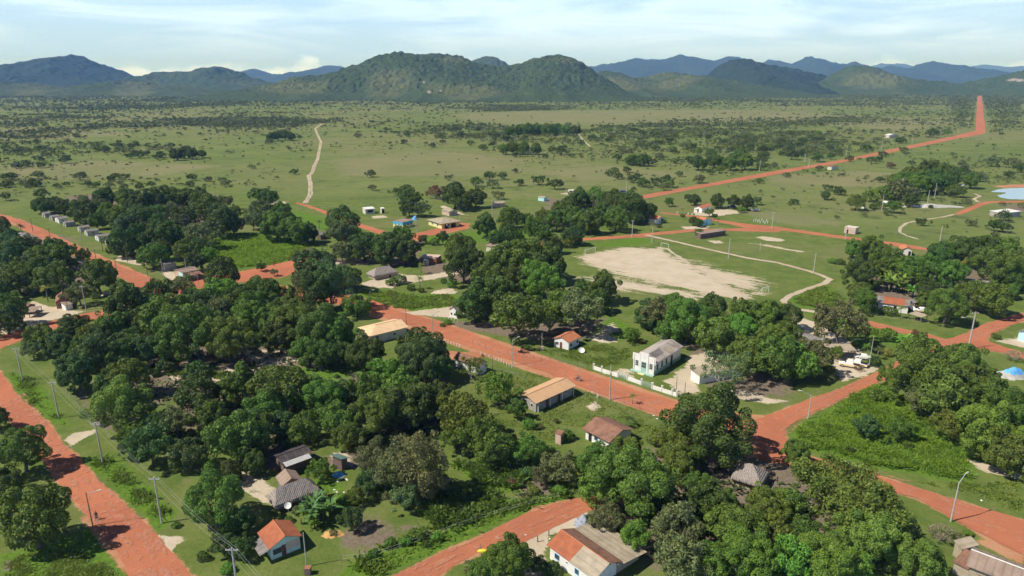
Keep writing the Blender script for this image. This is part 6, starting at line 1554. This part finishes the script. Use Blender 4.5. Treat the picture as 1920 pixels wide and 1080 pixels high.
pickup('white pickup with yellow stripe, nearer of the two parked side by side', 1592, 688, R(150), sc=1.05)
pickup('white pickup with yellow stripe, behind the other one under the shrubs', 1607, 685, R(140), sc=1.05)
pickup('white car parked beyond the two striped pickups', 1617, 673, R(160), stripe=None, bed=False)
pickup('white and yellow pickup parked under the grey shelter', 1728, 586, R(170), sc=1.05)
pickup('dark blue car alone on the grass below two power poles', 1166.5, 361, R(185), CARD, None, False, 1.2)
pickup('dark car under the trees beside the half orange roof house', 1372, 389, R(160), CARD, None, False, 1.2)
pickup('silver car parked at the edge of trees near the white grave posts', 1415, 396, R(170), STEEL, None, False, 1.3)

# ------------------------------------------------------------------ people on two wheels
def skin_mesh(name, joints, edges, radii, root=0, mat=None, parent=None):
    me = bpy.data.meshes.new(name); me.from_pydata(joints, edges, [])
    o = bpy.data.objects.new(name, me); COL.objects.link(o)
    sk = o.modifiers.new('skin', 'SKIN'); 
    for i, v in enumerate(me.skin_vertices[0].data):
        v.radius = (radii[i], radii[i]); v.use_root = (i == root)
    sb = o.modifiers.new('sub', 'SUBSURF'); sb.levels = 1; sb.render_levels = 1
    if mat: me.materials.append(mat)
    if parent: o.parent = parent
    return o

def rider(label, parent_loc, rz, top_mat, dx=0, seat=.85):
    """person seated facing +x"""
    o = empty('person', parent_loc, rz); tag(o, label, 'person')
    z = seat; J = [(dx, 0, z), (dx + .05, 0, z + .28), (dx + .12, 0, z + .52), (dx + .15, 0, z + .62), (dx + .17, 0, z + .76),
         (dx + .10, .19, z + .50), (dx + .32, .23, z + .28), (dx + .55, .22, z + .25), (dx + .10, -.19, z + .50), (dx + .32, -.23, z + .28), (dx + .55, -.22, z + .25),
         (dx + .38, .11, z - .08), (dx + .22, .12, z - .48), (dx + .36, .12, z - .55), (dx + .40, -.11, z + .02), (dx + .32, -.12, z - .36), (dx + .46, -.12, z - .42)]
    E = [(0, 1), (1, 2), (2, 3), (3, 4), (2, 5), (5, 6), (6, 7), (2, 8), (8, 9), (9, 10), (0, 11), (11, 12), (12, 13), (0, 14), (14, 15), (15, 16)]
    Rr = [.15, .14, .15, .06, .105, .06, .045, .035, .06, .045, .035, .085, .06, .045, .085, .06, .045]
    skin_mesh('body', J, E, Rr, 0, SKIN, o)
    skin_mesh('shirt', [J[0], J[1], J[2], J[5], J[6], J[8], J[9]], [(0, 1), (1, 2), (2, 3), (3, 4), (2, 5), (5, 6)], [.17, .17, .175, .08, .065, .08, .065], 0, top_mat, o)
    skin_mesh('trousers', [J[0], J[11], J[12], J[14], J[15]], [(0, 1), (1, 2), (0, 3), (3, 4)], [.17, .10, .075, .10, .075], 0, CLOTH_D, o)
    m = MB(); m.ball((dx + .165, 0, z + .80), .115, 1, .95, .9); m.build('hair', BLACKM, o, sm=True)
    return o

def cycle(name, label, x, y, rz, motor=False):
    o = empty(name, G(x, y), rz); tag(o, label, 'motorcycle' if motor else 'bicycle')
    wr = .30 if motor else .33; xb = .62 if motor else .52
    for s in (-1, 1):
        m = MB(); pts = [(s * xb + wr * math.cos(a), 0, wr + wr * math.sin(a)) for a in np.linspace(0, 2 * math.pi, 19)]
        m.tube(pts, .05 if motor else .022, 6, False); wo = m.build('wheel', BLACKM, o)
        m = MB(); m.tube([(s * xb, -.06, wr), (s * xb, .06, wr)], .06, 8)
        for k in range(6):
            a = k * math.pi / 3; m.tube([(s * xb, 0, wr), (s * xb + wr * math.cos(a), 0, wr + wr * math.sin(a))], .008, 3)
        m.build('spokes', STEEL, wo)
    m = MB()
    for a, b in (((-xb, 0, wr), (-.1, 0, wr)), ((-.1, 0, wr), (-.2, 0, .78)), ((-xb, 0, wr), (-.2, 0, .78)), ((-.1, 0, wr), (.38, 0, .82)), ((-.2, 0, .78), (.38, 0, .82)), ((xb, 0, wr), (.36, 0, .95))):
        m.tube([a, b], .035 if motor else .018, 6)
    m.build('frame', REDM, o)
    m = MB(); m.tube([(.36, -.3, 1.0), (.38, 0, .96), (.36, .3, 1.0)], .02, 6); m.build('handlebar', STEEL, o)
    m = MB(); m.box(-.42 if motor else -.3, .05 if motor else -.08, -.1, .1, .78, .86); m.build('saddle', BLACKM, o)
    if motor:
        m = MB(); m.ball((.18, 0, .78), .2, 1.3, .7, .7); m.build('fuel_tank', REDM, o, sm=True)
        m = MB(); m.box(-.2, .25, -.14, .14, .25, .55); m.build('engine', STEEL, o)
    return o
cycle('bicycle', 'bicycle ridden down the left red road', 182, 975, R(-70)); rider('person in dark clothes cycling on the left red road', G(182, 975), R(-70), CLOTH_D, -.2, .86)
cycle('motorcycle', 'red motorcycle on the central road behind the tan longhouse', 1083, 714, R(160), True)
rider('person in front on the motorcycle, in pale clothes', G(1083, 714), R(160), CLOTH_L, -.15, .86); rider('person riding pillion at the back of the motorcycle, in dark clothes', G(1083, 714), R(160), CLOTH_D, -.55, .90)

# ------------------------------------------------------------------ tarps, heaps, litter
def heap(name, label, cat, x, y, rx, ry, h, mat, seed, rz=0, sharp=1.0):
    n = 26; a = np.linspace(-1, 1, n); X, Y = np.meshgrid(a, a); rr = np.sqrt(X ** 2 + Y ** 2)
    edge = .35 + 1.0 * fbm(X * 2.2 + seed, Y * 2.2, seed, 3)
    Z = h * np.clip(1 - (rr / edge) ** (1.6 * sharp), -.05, 1) * (.75 + .5 * fbm(X * 3 + seed, Y * 3, seed + 1, 3))
    me = grid_mesh(name, X * rx, Y * ry, Z, mat)
    o = link(name, me, loc=G(x, y)); o.rotation_euler = (0, 0, rz); tag(o, label, cat)
    return o
heap('blue_tarpaulin', 'crumpled bright blue tarp on the grass edge of the dark yard', 'tarpaulin', 636, 891, 1.5, 1.0, .8, BLUET, 1)
heap('silver_tarpaulin', 'silvery blue plastic sheet draped over a stack behind the patchwork roof', 'tarpaulin', 1094, 985, 2.0, 1.9, 2.2, SILVERT, 2)
h_ = heap('sand_heap', 'grey heap partly under a bright blue sheet at the right edge', 'heap', 1898, 706, 5.2, 3.2, 2.0, ROCK, 3)
me = heap('blue_sheet', '', 'x', 1898, 706, 4.1, 2.5, 2.7, BLUET, 3); me.parent = h_; me.location = (0, -.1, .06)
for k in ('label', 'category'):
    if k in me: del me[k]
heap('orange_sand_pile', 'small pile of orange sand beside the dug garden', 'sand pile', 625, 1001, 2.0, 1.3, .5, ORANGE_SAND, 4)
heap('rubble_mound', 'long pale grey rubble mound in front of the far grove', 'rubble', 1740, 388, 22, 4, 2.0, ROCK, 5)
heap('sand_pile', 'low pale sand pile between bushes and the sandy yard', 'sand pile', 838, 548, 4.5, 2.2, .5, SANDM, 6)
heap('sand_pile', 'pale sand patch heap on the lawn below the longhouse', 'sand pile', 1113, 762, 1.8, 1.4, .25, SANDM, 7)
heap('earth_pile', 'greyish earth pile on the lawn behind the white cottage', 'earth pile', 1130, 634, 5, 3, .5, SANDM, 8)
heap('blue_awning', 'small bright blue awning between two buildings by the dark trees', 'awning', 778, 412, 1.8, 1.4, 2.2, BLUET, 9, 0, 1.5)
heap('roof_tarpaulin', 'bright blue sheet laid beside the rusty grey roof in the grove', 'tarpaulin', 928, 468, 3.2, 1.6, 2.3, BLUET, 10)
lt = [(644, 893), (637, 897), (650, 899), (633, 903), (640, 896), (632, 922), (645, 923), (630, 928), (627, 918), (584, 944), (1031, 1010), (933, 1008), (986, 1003), (1232, 785), (1226, 779), (1172, 780), (1110, 735), (1122, 741), (1720, 873), (640, 898), (1840, 938), (1250, 598), (1312, 604)]
LBL = ['largest', 'second', 'third', 'fourth', 'fifth', 'sixth', 'seventh', 'eighth', 'ninth', 'tenth']
for i, (x, y) in enumerate(lt):
    h = heap('plastic_litter', f'white scrap of plastic lying on the {"grass right of the blue tarp" if x < 660 else "ground in the open"}', 'litter', x, y, .45 if i in (0, 2) else .28, .2, .12, LITTER, 20 + i, rnd.uniform(0, 3))
    h['group'] = 'white plastic scraps on the grass' if x < 660 else 'white scraps scattered on open ground'
o = empty('plastic_bundle', G(903, 1045)); tag(o, 'yellow and green plastic sheet hung on a stick beside the lower road', 'bundle')
m = MB(); m.tube([(0, 0, 0), (-.2, .1, 2.6)], .05, 6); m.build('stick', WOOD, o)
m = MB(); m.ball((.2, 0, 1.2), .7, 1.3, .5, .55, 10, 6); m.build('sheet', YELLOWP, o)
o = empty('brick_block', G(578, 1076)); tag(o, 'small brown brick block at the foot of the grey post', 'brick block')
m = MB(); m.box(-.45, .45, -.4, .4, 0, 1.2); m.build('block', BROWNW, o); m = MB(); m.box(-.5, .5, -.45, .45, 1.202, 1.28); m.build('cap', BRICK, o)
o = empty('meter_pillar', G(1016, 657)); tag(o, 'pinkish masonry pillar with a tall thin pole left of the white cottage', 'pillar')
m = MB(); m.box(-.45, .45, -.35, .35, 0, 1.3); m.build('pillar', PINKW, o); m = MB(); m.tube([(0, 0, 1.3), (0, 0, 5.4)], [.09, .06], 6); m.build('mast', CONC, o)
o = empty('gate_pillar', G(1241, 641)); tag(o, 'lone white stepped masonry pillar behind the church roof', 'pillar')
m = MB(); m.box(-.35, .35, -.3, .3, 0, 2.6); m.build('pillar', WHITE, o); m = MB(); m.box(.352, 1.3, -.25, .25, 0, 1.1); m.build('side_step', WHITE, o)

# ------------------------------------------------------------------ fences
def fence(label, pts, gap=2.5, h=1.2, mat=WOOD, group=None, wire=True, r=.05, name='wire_fence', paint=False):
    P = [G(*p) for p in pts]; o = empty(name, P[0]); tag(o, label, 'fence', group)
    posts = []
    for a, b in zip(P[:-1], P[1:]):
        k = max(1, int((b - a).length / gap))
        for i in range(k): posts.append(a.lerp(b, i / k))
    posts.append(P[-1]); posts = posts[:98]
    for p in posts:
        q = p - P[0]; m = MB(); m.tube([tuple(q), (q.x + rnd.uniform(-.05, .05), q.y, h * rnd.uniform(.85, 1.15))], r, 6); m.build('post', mat, o)
    if wire:
        for z in (.45, .95):
            m = MB(); m.tube([tuple(p - P[0] + Vector((0, 0, z * h / 1.2))) for p in posts], .012, 3); m.build('wire', STEEL, o)
    return o
fence('thin wire fence on wooden stakes beside the left road mango trees', [(115, 727), (140, 752), (165, 795), (185, 800)])
fence('wire fence along the green verge below the central road trees', [(886, 645), (935, 662), (1000, 672), (1047, 680), (1100, 690)])
fence('row of white-painted stakes between the cream building and the road', [(816, 635), (830, 640), (862, 650)], 1.1, .7, WHITE, None, False, .12, 'stake_fence')
fence('white-painted stakes along the road above the longhouse lawn', [(902, 664), (925, 672), (960, 690)], 1.2, .7, WHITE, None, False, .12, 'stake_fence')
fence('white and dark stakes edging the sandy forecourt of the gable hut', [(812, 592), (835, 597), (858, 603)], 1.3, .7, WHITE, None, False, .1, 'stake_fence')
fence('stake fence with rails along the road beside the feathery tree', [(930, 694), (975, 705)], 1.6, .9, WOOD)
fence('low wire fence below the bright lawn amid the mango trees', [(568, 725), (620, 718), (660, 710), (690, 706)], 2.2, 1.0)
fence('wire fence between the weeds and the lower red road', [(640, 1052), (700, 1045), (800, 1012), (900, 975), (1000, 945), (1070, 928)], 3.0, 1.2)
fence('wire fence on thin stakes crossing the far grassland', [(600, 392), (700, 384), (780, 378), (900, 372)], 6, 1.5)
fence('stake fence at the edge of the far end of the pitch', [(1000, 490), (1035, 505), (1060, 520)], 3, 1.2)
fence('wire fence along the lawn edge opposite the church', [(1100, 738), (1170, 758), (1230, 775), (1260, 787)], 3.2, 1.0)
fence('wire fence around the orange striped house garden', [(1618, 590), (1650, 596), (1700, 604), (1740, 607)], 2.6, 1.2)
fence('row of white posts beside the half orange roof house', [(1270, 400), (1283, 401), (1305, 404)], 2.2, .9, WHITE, None, False, .3, 'stake_fence')
# graves: white crosses in the grass
for i, (x, y) in enumerate([(1413, 416), (1417, 415), (1420, 417), (1423, 415.5), (1425, 419), (1428, 414.5), (1431, 418), (1434, 420), (1437, 416), (1439, 419)]):
    _o = ['first', 'second', 'third', 'fourth', 'fifth', 'sixth', 'seventh', 'eighth', 'ninth', 'tenth'][i]
    o = empty('grave_cross', G(x, y)); tag(o, f'white grave post in the grass, {_o} counting from the barrack side', 'grave marker', 'white grave posts in the grass')
    m = MB(); m.box(-.13, .13, -.1, .1, 0, 1.5); m.build('upright', WHITE, o); m = MB(); m.box(-.32, .32, -.08, .08, 1.0, 1.2); m.build('crossbar', WHITE, o)
for i, (x, y, s, lb) in enumerate([(1113, 985, .9, 'short wooden post nearest the silver sheet'), (1029, 1005, 1.3, 'short wooden post in the sandy forecourt, middle one'), (1008, 1016, 1.3, 'short wooden post nearest the red tile roof corner'), (1246, 792, 1.2, 'short thick stump at the lawn end by the big mango'), (1218, 784, 1.0, 'leaning stump on the lawn under the palm shadow'), (1120, 746, 1.2, 'thin white stake on the lawn right of the longhouse')]):
    pole('short_post', lb, x, y, s, 'P', WOOD if 'white' not in lb else WHITE, r=.1)

# extra trees seen alone on the lawn
plant(1187, 741, 10, 'P', 3); plant(1183, 790, 12, 'F', 5); plant(1627, 652, 11, 'P', 1)

# bushes and saplings round the feet of the garden trees
for d in [d for d in PLANTS if d['kind'] in 'MQA' and d['py'] > 430]:
    if rnd.random() > .34: continue
    b = d['o'].location; a = rnd.uniform(0, 6.28); rr_ = d['r'] * rnd.uniform(.95, 1.35); bx, by = b.x + math.cos(a) * rr_, b.y + math.sin(a) * rr_
    br_ = rnd.uniform(.7, 1.7); ux, uy = to_px((bx, by, br_ * .4))
    if not (-20 < ux < 1940 and uy < 1090): continue
    if any(sdist(np.array([[bx, by]]), p_)[0] < br_ + .6 for p_ in ROADS): continue
    if any(q.get('category') in ('house', 'shed', 'hut', 'building', 'church', 'cabin', 'outhouse') and (q.location.xy - Vector((bx, by))).length < 9 for q in COL.objects if q.parent is None and q.type == 'EMPTY'): continue
    plant(ux, uy, 0, 'B', rnd.choice([0, 1, 1, 2, 3, 4, 5]), pos=(bx, by, 0), r=br_)

# ------------------------------------------------------------------ labels of plants
label_plants(PLANTS + SAVP, lambda d: 'scattered trees and shrubs of the open plain' if d['kind'] == 'V' else {'tree': 'trees of the village and its groves', 'bush': 'bushes in the village gardens', 'palm': 'palms in the village', 'banana plant': 'banana clumps in the gardens'}[d['cat']])

# ------------------------------------------------------------------ haze
mh = bpy.data.materials.new('haze'); mh.use_nodes = True
t = mh.node_tree; t.nodes.clear()
pv = N(t, 'ShaderNodeVolumePrincipled'); pv.inputs['Color'].default_value = (.20, .42, 1.0, 1); pv.inputs['Absorption Color'].default_value = (1, 1, 1, 1); pv.inputs['Density'].default_value = 7.2e-5; pv.inputs['Anisotropy'].default_value = 0
ho = N(t, 'ShaderNodeOutputMaterial'); t.links.new(pv.outputs[0], ho.inputs['Volume'])
m = MB(); m.box(-31000, 31000, -9000, 31000, -9, 760)
hz = m.build('haze', mh); tag(hz, kind='stuff')
